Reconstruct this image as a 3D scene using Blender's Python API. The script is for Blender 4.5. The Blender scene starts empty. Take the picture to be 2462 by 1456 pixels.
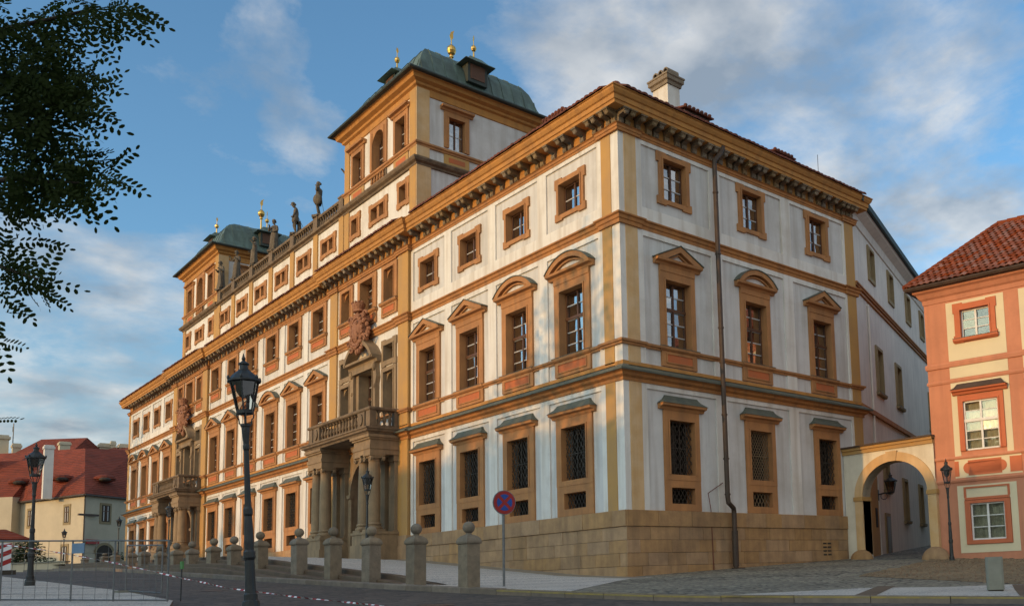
import bpy, bmesh, math, random
from math import sin, cos, pi, radians, sqrt, atan2, tan
from mathutils import Vector, Matrix
random.seed(7)
sc = bpy.context.scene
col = sc.collection

# ------------------------------------------------------------------ camera
CAM = Vector((21.7324, -17.5128, 0.0365))
FPX, CXP, CYP = 2184.25, 1765.995, 1135.394          # focal length and principal point in photo pixels
def _axes(yaw, pitch, roll):
    f = Vector((-sin(yaw)*cos(pitch), cos(yaw)*cos(pitch), sin(pitch)))
    r = Vector((cos(yaw), sin(yaw), 0)); u = r.cross(f)
    c, s = cos(roll), sin(roll)
    return c*r + s*u, -s*r + c*u, f
RX, UX, FX = _axes(radians(44.27092), radians(6.37203), radians(-2.13665))
def at(u, v, d):
    """world point seen at photo position (u, v) at depth d metres"""
    return CAM + FX*d + RX*((u-CXP)/FPX*d) - UX*((v-CYP)/FPX*d)
cd = bpy.data.cameras.new('camera'); cam = bpy.data.objects.new('camera', cd); col.objects.link(cam)
cd.sensor_fit = 'HORIZONTAL'; cd.sensor_width = 36.0; cd.lens = FPX/2462*36.0
cd.shift_x = -(CXP-1231)/2462; cd.shift_y = (CYP-728)/2462
cd.clip_start = 0.1; cd.clip_end = 3000
m = Matrix.Identity(4)
for i in range(3):
    m[i][0] = RX[i]; m[i][1] = UX[i]; m[i][2] = -FX[i]; m[i][3] = CAM[i]
cam.matrix_world = m; sc.camera = cam

# ------------------------------------------------------------------ light and sky
SUN_AZ = radians(266.0)      # direction towards the sun, counter-clockwise from +X
SUN_EL = radians(8.0)
sd = Vector((cos(SUN_AZ)*cos(SUN_EL), sin(SUN_AZ)*cos(SUN_EL), sin(SUN_EL)))
sl = bpy.data.lights.new('sun', 'SUN'); sl.energy = 0.85; sl.angle = radians(0.6); sl.color = (1.0, 0.54, 0.16)
so = bpy.data.objects.new('sun', sl); col.objects.link(so)
so.rotation_euler = sd.to_track_quat('Z', 'Y').to_euler(); so.location = (0, -30, 40)
world = bpy.data.worlds.new('World'); sc.world = world; world.use_nodes = True
nt = world.node_tree; N = nt.nodes; L = nt.links; N.clear()
out = N.new('ShaderNodeOutputWorld'); bg = N.new('ShaderNodeBackground'); bg.inputs['Strength'].default_value = 0.15
sky = N.new('ShaderNodeTexSky'); sky.sky_type = 'NISHITA'; sky.sun_disc = False
sky.sun_elevation = SUN_EL; sky.sun_rotation = pi/2 - SUN_AZ; sky.altitude = 300
sky.air_density = 1.0; sky.dust_density = 1.0; sky.ozone_density = 2.0
tc = N.new('ShaderNodeTexCoord'); sep = N.new('ShaderNodeSeparateXYZ'); L.new(tc.outputs['Generated'], sep.inputs[0])
# clouds on a flat ceiling: direction divided by its height
mx = N.new('ShaderNodeMath'); mx.operation = 'MAXIMUM'; mx.inputs[1].default_value = 0.0; L.new(sep.outputs['Z'], mx.inputs[0])
ad = N.new('ShaderNodeMath'); ad.operation = 'ADD'; ad.inputs[1].default_value = 0.22; L.new(mx.outputs[0], ad.inputs[0])
dv = N.new('ShaderNodeVectorMath'); dv.operation = 'DIVIDE'; L.new(tc.outputs['Generated'], dv.inputs[0])
cb = N.new('ShaderNodeCombineXYZ')
for i in range(3): L.new(ad.outputs[0], cb.inputs[i])
L.new(cb.outputs[0], dv.inputs[1])
mp = N.new('ShaderNodeMapping'); L.new(dv.outputs[0], mp.inputs[0]); mp.inputs['Location'].default_value = (5.6, 2.2, 0.0); mp.inputs['Scale'].default_value = (1.0, 1.0, 0.4)
n1 = N.new('ShaderNodeTexNoise'); n1.inputs['Scale'].default_value = 3.0; n1.inputs['Detail'].default_value = 10; n1.inputs['Roughness'].default_value = 0.62; n1.inputs['Distortion'].default_value = 0.15
L.new(mp.outputs[0], n1.inputs['Vector'])
# cloud banks: broad lobes around directions, broken up by the noise
def lobe(u, v, width, gain):
    d = (at(u, v, 1)-CAM).normalized(); dp = N.new('ShaderNodeVectorMath'); dp.operation = 'DOT_PRODUCT'; nm = N.new('ShaderNodeVectorMath'); nm.operation = 'NORMALIZE'
    L.new(tc.outputs['Generated'], nm.inputs[0]); L.new(nm.outputs[0], dp.inputs[0]); dp.inputs[1].default_value = d
    mr = N.new('ShaderNodeMapRange'); mr.interpolation_type = 'SMOOTHSTEP'; mr.inputs[1].default_value = cos(width); mr.inputs[2].default_value = 1.0; mr.inputs[3].default_value = 0.0; mr.inputs[4].default_value = gain; L.new(dp.outputs['Value'], mr.inputs[0]); return mr.outputs[0]
acc = n1.outputs['Fac']
for args in ((1750, 120, .42, .19), (1500, 200, .14, .09), (2050, 250, .18, .06), (600, 150, .26, -.11), (640, 90, .06, .14), (560, 420, .16, .11), (430, 560, .10, .08), (740, 310, .05, .16), (100, 930, .22, .14), (300, 800, .14, .07), (2350, 520, .14, .09), (150, 20, .10, .08)):
    sm = N.new('ShaderNodeMath'); sm.operation = 'ADD'; L.new(acc, sm.inputs[0]); L.new(lobe(*args), sm.inputs[1]); acc = sm.outputs[0]
# cloud lobes added overhead and east, out of view, to brighten the shaded side front
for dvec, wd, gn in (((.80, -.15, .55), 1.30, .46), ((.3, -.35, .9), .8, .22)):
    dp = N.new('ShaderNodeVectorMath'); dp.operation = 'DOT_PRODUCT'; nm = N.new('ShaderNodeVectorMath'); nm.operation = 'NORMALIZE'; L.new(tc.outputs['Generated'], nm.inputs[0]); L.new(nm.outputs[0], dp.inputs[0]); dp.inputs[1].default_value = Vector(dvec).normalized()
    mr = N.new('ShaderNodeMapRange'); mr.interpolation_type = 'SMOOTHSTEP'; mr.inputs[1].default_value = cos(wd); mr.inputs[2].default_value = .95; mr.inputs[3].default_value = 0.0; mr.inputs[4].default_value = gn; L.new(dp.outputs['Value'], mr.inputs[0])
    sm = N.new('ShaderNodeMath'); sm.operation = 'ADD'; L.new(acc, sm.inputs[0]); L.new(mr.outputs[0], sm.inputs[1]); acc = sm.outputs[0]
r1 = N.new('ShaderNodeValToRGB'); r1.color_ramp.elements[0].position = 0.575; r1.color_ramp.elements[1].position = 0.80
L.new(acc, r1.inputs[0])
n2 = N.new('ShaderNodeTexNoise'); n2.inputs['Scale'].default_value = 5.5; n2.inputs['Detail'].default_value = 6; L.new(mp.outputs[0], n2.inputs['Vector'])
r2 = N.new('ShaderNodeValToRGB'); r2.color_ramp.elements[0].position = 0.38; r2.color_ramp.elements[1].position = 0.66
r2.color_ramp.elements[0].color = (0.78, 0.90, 1.04, 1); r2.color_ramp.elements[1].color = (2.05, 2.02, 1.95, 1)
L.new(n2.outputs['Fac'], r2.inputs[0])
# cloud colour gain towards the low sun, added as fill light
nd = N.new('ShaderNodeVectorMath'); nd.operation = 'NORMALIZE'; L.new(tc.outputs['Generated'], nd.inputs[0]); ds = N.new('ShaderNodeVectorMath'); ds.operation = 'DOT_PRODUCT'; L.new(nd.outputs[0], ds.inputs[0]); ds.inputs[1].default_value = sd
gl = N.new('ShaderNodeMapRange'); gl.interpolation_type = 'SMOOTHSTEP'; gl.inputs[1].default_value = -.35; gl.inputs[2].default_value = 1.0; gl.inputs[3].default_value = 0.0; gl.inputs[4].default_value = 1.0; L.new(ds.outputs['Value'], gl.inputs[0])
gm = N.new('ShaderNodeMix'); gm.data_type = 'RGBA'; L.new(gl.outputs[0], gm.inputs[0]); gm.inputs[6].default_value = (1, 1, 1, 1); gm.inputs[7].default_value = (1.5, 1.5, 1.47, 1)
cg = N.new('ShaderNodeMix'); cg.data_type = 'RGBA'; cg.blend_type = 'MULTIPLY'; cg.inputs[0].default_value = 1.0; L.new(r2.outputs[0], cg.inputs[6]); L.new(gm.outputs[2], cg.inputs[7])
cm = N.new('ShaderNodeMath'); cm.operation = 'MULTIPLY'; cm.inputs[1].default_value = 0.8; L.new(r1.outputs[0], cm.inputs[0])
tint = N.new('ShaderNodeMix'); tint.data_type = 'RGBA'; tint.blend_type = 'MULTIPLY'; tint.inputs[0].default_value = 1.0
L.new(sky.outputs[0], tint.inputs[6]); tint.inputs[7].default_value = (0.52, 0.67, 0.73, 1)
hm = N.new('ShaderNodeMapRange'); hm.interpolation_type = 'SMOOTHSTEP'; hm.inputs[1].default_value = .34; hm.inputs[2].default_value = 0.0; hm.inputs[3].default_value = 0.0; hm.inputs[4].default_value = .85; L.new(sep.outputs['Z'], hm.inputs[0])
hz = N.new('ShaderNodeMix'); hz.data_type = 'RGBA'; L.new(hm.outputs[0], hz.inputs[0]); L.new(tint.outputs[2], hz.inputs[6]); hz.inputs[7].default_value = (.84, .98, 1.08, 1)     # grey-blue evening haze low down
mix = N.new('ShaderNodeMix'); mix.data_type = 'RGBA'; L.new(cm.outputs[0], mix.inputs[0]); L.new(hz.outputs[2], mix.inputs[6]); L.new(cg.outputs[2], mix.inputs[7])
# added sky glow round the low sun, beyond the view, fills the shaded side
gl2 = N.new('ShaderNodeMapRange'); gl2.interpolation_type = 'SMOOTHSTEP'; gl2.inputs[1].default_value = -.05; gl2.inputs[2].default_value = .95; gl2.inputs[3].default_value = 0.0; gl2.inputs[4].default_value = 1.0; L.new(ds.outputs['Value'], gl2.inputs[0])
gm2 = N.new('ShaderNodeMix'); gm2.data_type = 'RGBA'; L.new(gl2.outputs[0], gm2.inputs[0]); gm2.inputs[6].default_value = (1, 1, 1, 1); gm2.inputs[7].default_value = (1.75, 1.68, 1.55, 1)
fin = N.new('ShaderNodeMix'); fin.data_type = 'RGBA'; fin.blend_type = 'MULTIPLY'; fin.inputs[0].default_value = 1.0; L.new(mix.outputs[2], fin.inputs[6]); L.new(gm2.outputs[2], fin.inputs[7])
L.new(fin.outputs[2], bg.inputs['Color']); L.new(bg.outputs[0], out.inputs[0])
vs = sc.view_settings; vs.view_transform = 'Standard'; vs.look = 'None'; vs.exposure = 1.42; vs.gamma = 1.0; vs.use_curve_mapping = False
try:
    sc.cycles.max_bounces = 6; sc.cycles.transparent_max_bounces = 16
except Exception: pass

# ------------------------------------------------------------------ materials
def newmat(name):
    mt = bpy.data.materials.new(name); mt.use_nodes = True
    nt = mt.node_tree; b = nt.nodes['Principled BSDF']
    return mt, nt, b
def pmat(name, c1, c2=None, scale=3.0, rough=0.85, bump=0.0, bscale=None, rand=0.0, streak=0.0, stain=0.0, stainc=(.1, .08, .06), metal=0.0, spec=0.3, lo=0.35, hi=0.7, coord='pos'):
    mt, nt, b = newmat(name); N = nt.nodes; L = nt.links
    c2 = c2 or tuple(x*0.85 for x in c1)
    if coord == 'pos':
        g = N.new('ShaderNodeNewGeometry'); vec = g.outputs['Position']
    else:
        g = N.new('ShaderNodeTexCoord'); vec = g.outputs['Object']
    n = N.new('ShaderNodeTexNoise'); n.inputs['Scale'].default_value = scale; n.inputs['Detail'].default_value = 6; n.inputs['Roughness'].default_value = .6
    L.new(vec, n.inputs['Vector'])
    r = N.new('ShaderNodeValToRGB'); r.color_ramp.elements[0].position = lo; r.color_ramp.elements[1].position = hi
    r.color_ramp.elements[0].color = (*c1, 1); r.color_ramp.elements[1].color = (*c2, 1)
    L.new(n.outputs['Fac'], r.inputs[0]); c = r.outputs[0]
    def mul(c, facsock, colr):
        mm = N.new('ShaderNodeMix'); mm.data_type = 'RGBA'; L.new(facsock, mm.inputs[0]); L.new(c, mm.inputs[6]); mm.inputs[7].default_value = (*colr, 1); return mm.outputs[2]
    if streak:
        mp = N.new('ShaderNodeMapping'); mp.inputs['Scale'].default_value = (3.0, 3.0, 0.22); L.new(vec, mp.inputs[0])
        n3 = N.new('ShaderNodeTexNoise'); n3.inputs['Scale'].default_value = 1.3; n3.inputs['Detail'].default_value = 5; L.new(mp.outputs[0], n3.inputs['Vector'])
        r3 = N.new('ShaderNodeMapRange'); r3.inputs[1].default_value = .46; r3.inputs[2].default_value = .72; r3.inputs[4].default_value = streak; L.new(n3.outputs['Fac'], r3.inputs[0])
        c = mul(c, r3.outputs[0], stainc)
    if stain:
        n4 = N.new('ShaderNodeTexNoise'); n4.inputs['Scale'].default_value = .45; n4.inputs['Detail'].default_value = 9; n4.inputs['Roughness'].default_value = .68; L.new(vec, n4.inputs['Vector'])
        r4 = N.new('ShaderNodeMapRange'); r4.inputs[1].default_value = .5; r4.inputs[2].default_value = .75; r4.inputs[4].default_value = stain; L.new(n4.outputs['Fac'], r4.inputs[0])
        c = mul(c, r4.outputs[0], stainc)
        n6 = N.new('ShaderNodeTexNoise'); n6.inputs['Scale'].default_value = 2.1; n6.inputs['Detail'].default_value = 12; n6.inputs['Roughness'].default_value = .75; L.new(vec, n6.inputs['Vector'])      # small worn and repainted patches
        r6 = N.new('ShaderNodeMapRange'); r6.inputs[1].default_value = .55; r6.inputs[2].default_value = .66; r6.inputs[4].default_value = stain*.45; L.new(n6.outputs['Fac'], r6.inputs[0])
        c = mul(c, r6.outputs[0], tuple(x*.72 for x in c1))
    if rand:
        oi = N.new('ShaderNodeObjectInfo'); mr = N.new('ShaderNodeMapRange'); mr.inputs[3].default_value = 1-rand; mr.inputs[4].default_value = 1+rand; L.new(oi.outputs['Random'], mr.inputs[0])
        hs = N.new('ShaderNodeHueSaturation'); L.new(mr.outputs[0], hs.inputs['Value']); L.new(c, hs.inputs['Color'])
        m2 = N.new('ShaderNodeMath'); m2.operation = 'MULTIPLY'; m2.inputs[1].default_value = 7.31; L.new(oi.outputs['Random'], m2.inputs[0])
        m3 = N.new('ShaderNodeMath'); m3.operation = 'FRACT'; L.new(m2.outputs[0], m3.inputs[0])
        m4 = N.new('ShaderNodeMapRange'); m4.inputs[3].default_value = 1-rand*1.2; m4.inputs[4].default_value = 1+rand*.8; L.new(m3.outputs[0], m4.inputs[0]); L.new(m4.outputs[0], hs.inputs['Saturation'])
        c = hs.outputs[0]
    L.new(c, b.inputs['Base Color']); b.inputs['Roughness'].default_value = rough; b.inputs['Metallic'].default_value = metal
    b.inputs['Specular IOR Level'].default_value = spec
    if bump:
        nb = N.new('ShaderNodeTexNoise'); nb.inputs['Scale'].default_value = bscale or scale*4; nb.inputs['Detail'].default_value = 6; L.new(vec, nb.inputs['Vector'])
        bp = N.new('ShaderNodeBump'); bp.inputs['Strength'].default_value = bump; bp.inputs['Distance'].default_value = .03; L.new(nb.outputs['Fac'], bp.inputs['Height']); L.new(bp.outputs[0], b.inputs['Normal'])
    return mt
def cobmat(name, ca, cb_, scale, rough=.8, bump=.6, dark=(.03, .028, .025), stretch=(1, 1, 1)):
    mt, nt, b = newmat(name); N = nt.nodes; L = nt.links
    g = N.new('ShaderNodeNewGeometry'); mp = N.new('ShaderNodeMapping'); mp.inputs['Scale'].default_value = stretch; L.new(g.outputs['Position'], mp.inputs[0])
    v = N.new('ShaderNodeTexVoronoi'); v.inputs['Scale'].default_value = scale; v.inputs['Randomness'].default_value = .55; L.new(mp.outputs[0], v.inputs['Vector'])
    v2 = N.new('ShaderNodeTexVoronoi'); v2.feature = 'DISTANCE_TO_EDGE'; v2.inputs['Scale'].default_value = scale; v2.inputs['Randomness'].default_value = .55; L.new(mp.outputs[0], v2.inputs['Vector'])
    sp = N.new('ShaderNodeSeparateXYZ'); L.new(v.outputs['Color'], sp.inputs[0])
    r = N.new('ShaderNodeMix'); r.data_type = 'RGBA'; L.new(sp.outputs[0], r.inputs[0]); r.inputs[6].default_value = (*ca, 1); r.inputs[7].default_value = (*cb_, 1)
    e = N.new('ShaderNodeMapRange'); e.inputs[1].default_value = .02; e.inputs[2].default_value = .12; L.new(v2.outputs[0], e.inputs[0])
    mm = N.new('ShaderNodeMix'); mm.data_type = 'RGBA'; L.new(e.outputs[0], mm.inputs[0]); mm.inputs[6].default_value = (*dark, 1); L.new(r.outputs[2], mm.inputs[7])
    n4 = N.new('ShaderNodeTexNoise'); n4.inputs['Scale'].default_value = .5; n4.inputs['Detail'].default_value = 6; L.new(g.outputs['Position'], n4.inputs['Vector'])
    r4 = N.new('ShaderNodeMapRange'); r4.inputs[1].default_value = .4; r4.inputs[2].default_value = .75; r4.inputs[4].default_value = .5; L.new(n4.outputs['Fac'], r4.inputs[0])
    m5 = N.new('ShaderNodeMix'); m5.data_type = 'RGBA'; L.new(r4.outputs[0], m5.inputs[0]); L.new(mm.outputs[2], m5.inputs[6]); m5.inputs[7].default_value = (*[x*.7 for x in ca], 1)
    L.new(m5.outputs[2], b.inputs['Base Color']); b.inputs['Roughness'].default_value = rough
    bp = N.new('ShaderNodeBump'); bp.inputs['Strength'].default_value = bump; bp.inputs['Distance'].default_value = .03; L.new(e.outputs[0], bp.inputs['Height']); L.new(bp.outputs[0], b.inputs['Normal'])
    return mt
def glassmat(name, tintc=(.75, .8, .82), refl=.35):
    mt, nt, b = newmat(name); N = nt.nodes; L = nt.links; N.remove(b)
    o = N['Material Output']; g = N.new('ShaderNodeBsdfGlossy'); g.inputs['Roughness'].default_value = .03
    t = N.new('ShaderNodeBsdfTransparent'); t.inputs[0].default_value = (*tintc, 1)
    f = N.new('ShaderNodeFresnel'); f.inputs[0].default_value = 1.5
    a = N.new('ShaderNodeMath'); a.operation = 'ADD'; a.inputs[1].default_value = refl; L.new(f.outputs[0], a.inputs[0])
    ge = N.new('ShaderNodeNewGeometry'); nz = N.new('ShaderNodeTexNoise'); nz.inputs['Scale'].default_value = 1.6; L.new(ge.outputs['Position'], nz.inputs['Vector'])
    bp = N.new('ShaderNodeBump'); bp.inputs['Strength'].default_value = .12; bp.inputs['Distance'].default_value = .05; L.new(nz.outputs['Fac'], bp.inputs['Height']); L.new(bp.outputs[0], g.inputs['Normal'])
    x = N.new('ShaderNodeMixShader'); L.new(a.outputs[0], x.inputs[0]); L.new(t.outputs[0], x.inputs[1]); L.new(g.outputs[0], x.inputs[2]); L.new(x.outputs[0], o.inputs[0])
    return mt
M = {}
M['panel'] = pmat('plaster_grey_panel', (0.645, 0.625, 0.595), (0.55, 0.535, 0.51), .8, bump=.12, bscale=9, stain=.6, stainc=(.40, .36, .31), streak=.65)
M['white'] = pmat('plaster_white', (0.73, 0.7, 0.64), (0.67, 0.64, 0.59), .9, bump=.1, bscale=9, stain=.6, stainc=(.48, .41, .33), streak=.65)
M['ochre'] = pmat('plaster_ochre', (0.49, 0.275, 0.085), (0.42, 0.24, 0.09), .9, bump=.1, bscale=10, stain=.6, stainc=(.38, .24, .12), streak=.5)
M['ochre_worn'] = pmat('plaster_ochre_worn', (0.6, 0.37, 0.165), (0.66, 0.46, 0.26), 1.6, bump=.15, bscale=9, stain=.5, stainc=(.36, .235, .12), streak=.35)
M['frame'] = pmat('stone_orange_frame', (0.46, 0.215, 0.08), (0.35, 0.165, 0.068), 1.6, bump=.15, bscale=14, streak=.6, stain=.35, stainc=(.24, .125, .06))
M['string'] = pmat('stone_red_string', (0.44, 0.19, 0.058), (0.37, 0.165, 0.058), 1.4, bump=.1, bscale=14, streak=.6, stain=.4, stainc=(.19, .10, .05))
M['cornice'] = pmat('painted_cornice', (0.5, 0.235, 0.062), (0.43, 0.205, 0.06), 1.1, bump=.06, bscale=10, streak=.55, stain=.3, stainc=(.27, .13, .05))
M['red'] = pmat('red_panel', (.50, .135, .045), (.42, .13, .05), 3.0, streak=.3, stainc=(.3, .14, .07))
M['cap'] = pmat('lead_cap', (.085, .095, .075), (.13, .135, .10), 3.0, rough=.6, bump=.1)
M['bracket'] = pmat('bracket_stone', (.23, .165, .095), (.15, .11, .07), 5.0, bump=.4, bscale=16, rand=.25)
M['sandstone'] = pmat('sandstone', (0.44, 0.265, 0.125), (0.3, 0.18, 0.092), 2.2, bump=.35, bscale=12, rand=.08, stain=.65, stainc=(.19, .12, .068), streak=.5)
M['mortar'] = pmat('mortar', (.19, .15, .105), (.15, .12, .085), 5.0, bump=.3)
M['portal'] = pmat('portal_stone', (0.32, 0.22, 0.125), (0.22, 0.155, 0.092), 1.6, bump=.3, bscale=14, stain=.45, stainc=(.13, .10, .07), streak=.5)
M['balcony'] = pmat('balcony_stone', (0.22, 0.155, 0.095), (0.14, 0.1, 0.065), 2.4, bump=.4, bscale=14, streak=.6, stainc=(.06, .05, .04))
M['statue'] = pmat('statue_stone', (.17, .135, .095), (.09, .075, .056), 4.0, bump=.4, bscale=18, streak=.5, stainc=(.05, .045, .038))
M['arms'] = pmat('arms_red_stone', (.33, .155, .085), (.23, .105, .06), 5.0, bump=.4, bscale=20)
M['copper'] = pmat('copper_roof', (0.105, 0.15, 0.125), (0.055, 0.075, 0.065), 1.2, rough=.55, bump=.12, bscale=5, streak=.7, stainc=(.13, .19, .165), spec=.4)
M['copper_dark'] = pmat('copper_dark', (.035, .042, .036), (.055, .065, .055), 2.5, rough=.6)
M['gold'] = pmat('gilt', (.72, .44, .12), (.60, .36, .10), 6, rough=.28, metal=1.0)
M['tile'] = pmat('roof_tile_red', (.27, .075, .035), (.18, .055, .03), 2.0, rough=.85, bump=.2, rand=.25)
M['tile_dark'] = pmat('roof_tile_dark', (.17, .05, .028), (.09, .035, .022), 3.0, rough=.85, bump=.3)
M['wood'] = pmat('brown_window_wood', (.115, .052, .026), (.085, .04, .022), 8, rough=.5)
M['bar'] = pmat('pale_glazing_bar', (0.58, 0.575, 0.56), (0.5, 0.5, 0.49), 8, rough=.5)
M['whitewood'] = pmat('white_window_wood', (.70, .69, .66), (.62, .61, .58), 8, rough=.45)
M['curtain'] = pmat('curtain', (.62, .61, .58), (.5, .49, .47), 6, rough=.9)
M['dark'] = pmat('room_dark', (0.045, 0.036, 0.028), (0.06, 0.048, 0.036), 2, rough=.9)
M['glass'] = glassmat('window_glass', (.8, .84, .84), .5)
M['houseglass'] = glassmat('house_glass', (.85, .85, .78), .05)
M['gatewall'] = pmat('gate_plaster', (.72, .66, .53), (.65, .59, .47), .9, bump=.1, bscale=9, stain=.5, stainc=(.45, .38, .28), streak=.5)
M['lampglass'] = glassmat('lamp_glass', (.82, .74, .66), .12)
M['iron'] = pmat('black_iron', (.016, .018, .018), (.03, .03, .028), 8, rough=.45, spec=.5)
M['grille'] = pmat('wrought_iron', (.035, .028, .022), (.07, .055, .04), 8, rough=.6)
M['grille_rust'] = pmat('pale_lattice', (.24, .17, .10), (.17, .115, .065), 8, rough=.7)
M['pipe'] = pmat('drainpipe_brown', (.075, .048, .032), (.05, .034, .025), 4, rough=.5)
M['door'] = pmat('red_door_wood', (.16, .032, .016), (.10, .025, .014), 5, rough=.5)
M['granite'] = pmat('bollard_stone', (0.25, 0.2, 0.14), (0.16, 0.13, 0.095), 5.0, bump=.4, bscale=22, rand=.12, stain=.3, stainc=(.09, .08, .062))
M['concrete'] = pmat('concrete_block', (.25, .24, .19), (.20, .19, .15), 4.0, bump=.25, bscale=20)
M['asphalt'] = cobmat('street_setts', (0.062, 0.05, 0.04), (0.115, 0.09, 0.07), 3.4, rough=.75, bump=.5)
M['lane'] = cobmat('grey_cobbles', (0.17, 0.155, 0.115), (0.31, 0.28, 0.21), 4.5, rough=.8)
M['brownlane'] = cobmat('brown_bed', (.10, .075, .05), (.14, .10, .065), 7, rough=.9)
M['mosaic'] = cobmat('white_mosaic', (0.5, 0.455, 0.4), (0.6, 0.555, 0.49), 14, rough=.8, bump=.3, dark=(.2, .195, .19))
M['slab'] = pmat('border_slab', (0.3, 0.24, 0.165), (0.23, 0.185, 0.135), 3, bump=.2)
M['step'] = pmat('step_stone', (0.15, 0.105, 0.068), (0.1, 0.072, 0.05), 2.2, bump=.3, bscale=10, stain=.4, stainc=(.06, .05, .04))
M['kerb'] = pmat('kerb_granite', (0.22, 0.175, 0.13), (0.15, 0.12, 0.095), 4, bump=.3, rand=.15)
M['yellow'] = pmat('yellow_paint', (0.36, 0.27, 0.07), (0.22, 0.18, 0.09), 5, rough=.7)
M['cobble'] = pmat('brown_cobble', (0.22, 0.15, 0.09), (0.14, 0.098, 0.062), 1.4, rough=.8, bump=.3, bscale=18)
M['orange'] = pmat('orange_plaster', (0.57, 0.24, 0.138), (0.5, 0.205, 0.118), .9, bump=.08, bscale=9, stain=.55, stainc=(.40, .17, .10), streak=.5)
M['cream'] = pmat('cream_plaster', (.70, .60, .40), (.64, .55, .37), .9, bump=.08, bscale=9, stain=.2, stainc=(.5, .42, .3))
M['oframe'] = pmat('dark_orange_frame', (0.54, 0.155, 0.07), (0.47, 0.14, 0.065), 2, rough=.8)
M['browncap'] = pmat('brown_sheet_cap', (.06, .04, .03), (.09, .06, .045), 3, rough=.5)
M['bgtile'] = pmat('bg_red_tiles', (0.24, 0.052, 0.028), (0.15, 0.036, 0.02), 1.2, rough=.9, bump=.5, bscale=6)
def tilerows(mt, sc_):
    n = mt.node_tree; g = n.nodes.new('ShaderNodeNewGeometry'); w = n.nodes.new('ShaderNodeTexWave'); w.bands_direction = 'Z'; w.inputs['Scale'].default_value = sc_; w.inputs['Distortion'].default_value = .6; w.inputs['Detail'].default_value = 3; n.links.new(g.outputs['Position'], w.inputs['Vector'])
    b = n.nodes.new('ShaderNodeBump'); b.inputs['Strength'].default_value = .9; b.inputs['Distance'].default_value = .08; n.links.new(w.outputs['Fac'], b.inputs['Height']); n.links.new(b.outputs[0], n.nodes['Principled BSDF'].inputs['Normal'])
tilerows(M['bgtile'], 1.6)
M['bgwall'] = pmat('pale_house_plaster', (0.54, 0.47, 0.34), (0.46, 0.4, 0.29), .6, bump=.1, stain=.35, stainc=(.28, .25, .2))
M['bgframe'] = pmat('ochre_house_frame', (.30, .235, .13), (.26, .2, .11), 2)
M['graywall'] = pmat('lane_wall', (0.74, 0.7, 0.635), (0.65, 0.615, 0.56), .5, bump=.1, stain=.35, stainc=(.36, .34, .32), streak=.3)
M['redsign'] = pmat('sign_red', (0.34, 0.025, 0.022), (0.3, 0.022, 0.02), 4, rough=.35)
M['bluesign'] = pmat('sign_blue', (0.02, 0.07, 0.32), (0.018, 0.062, 0.28), 4, rough=.35)
M['whitesign'] = pmat('sign_white', (.75, .75, .75), (.7, .7, .7), 4, rough=.4)
M['steel'] = pmat('galvanised_steel', (0.2, 0.205, 0.205), (0.15, 0.155, 0.155), 9, rough=.4, metal=.7)
M['bark'] = pmat('bark', (.06, .045, .032), (.035, .028, .022), 9, bump=.6, bscale=30)
M['foliage'] = pmat('dark_foliage', (.035, .055, .018), (.05, .075, .022), 3.0, rough=.7)
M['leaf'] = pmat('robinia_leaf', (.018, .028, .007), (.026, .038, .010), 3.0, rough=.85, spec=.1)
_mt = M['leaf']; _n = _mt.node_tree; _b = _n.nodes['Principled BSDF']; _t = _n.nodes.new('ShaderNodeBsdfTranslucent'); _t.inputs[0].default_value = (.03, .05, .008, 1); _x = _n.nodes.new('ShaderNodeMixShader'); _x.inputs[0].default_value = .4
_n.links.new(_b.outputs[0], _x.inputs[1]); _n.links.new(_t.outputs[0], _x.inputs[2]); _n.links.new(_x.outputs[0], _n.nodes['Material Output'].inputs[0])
M['bluepaper'] = pmat('blue_notice', (.16, .25, .36), (.13, .22, .33), 4)
M['green'] = pmat('green_notice', (.08, .20, .06), (.1, .24, .08), 4)

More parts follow.
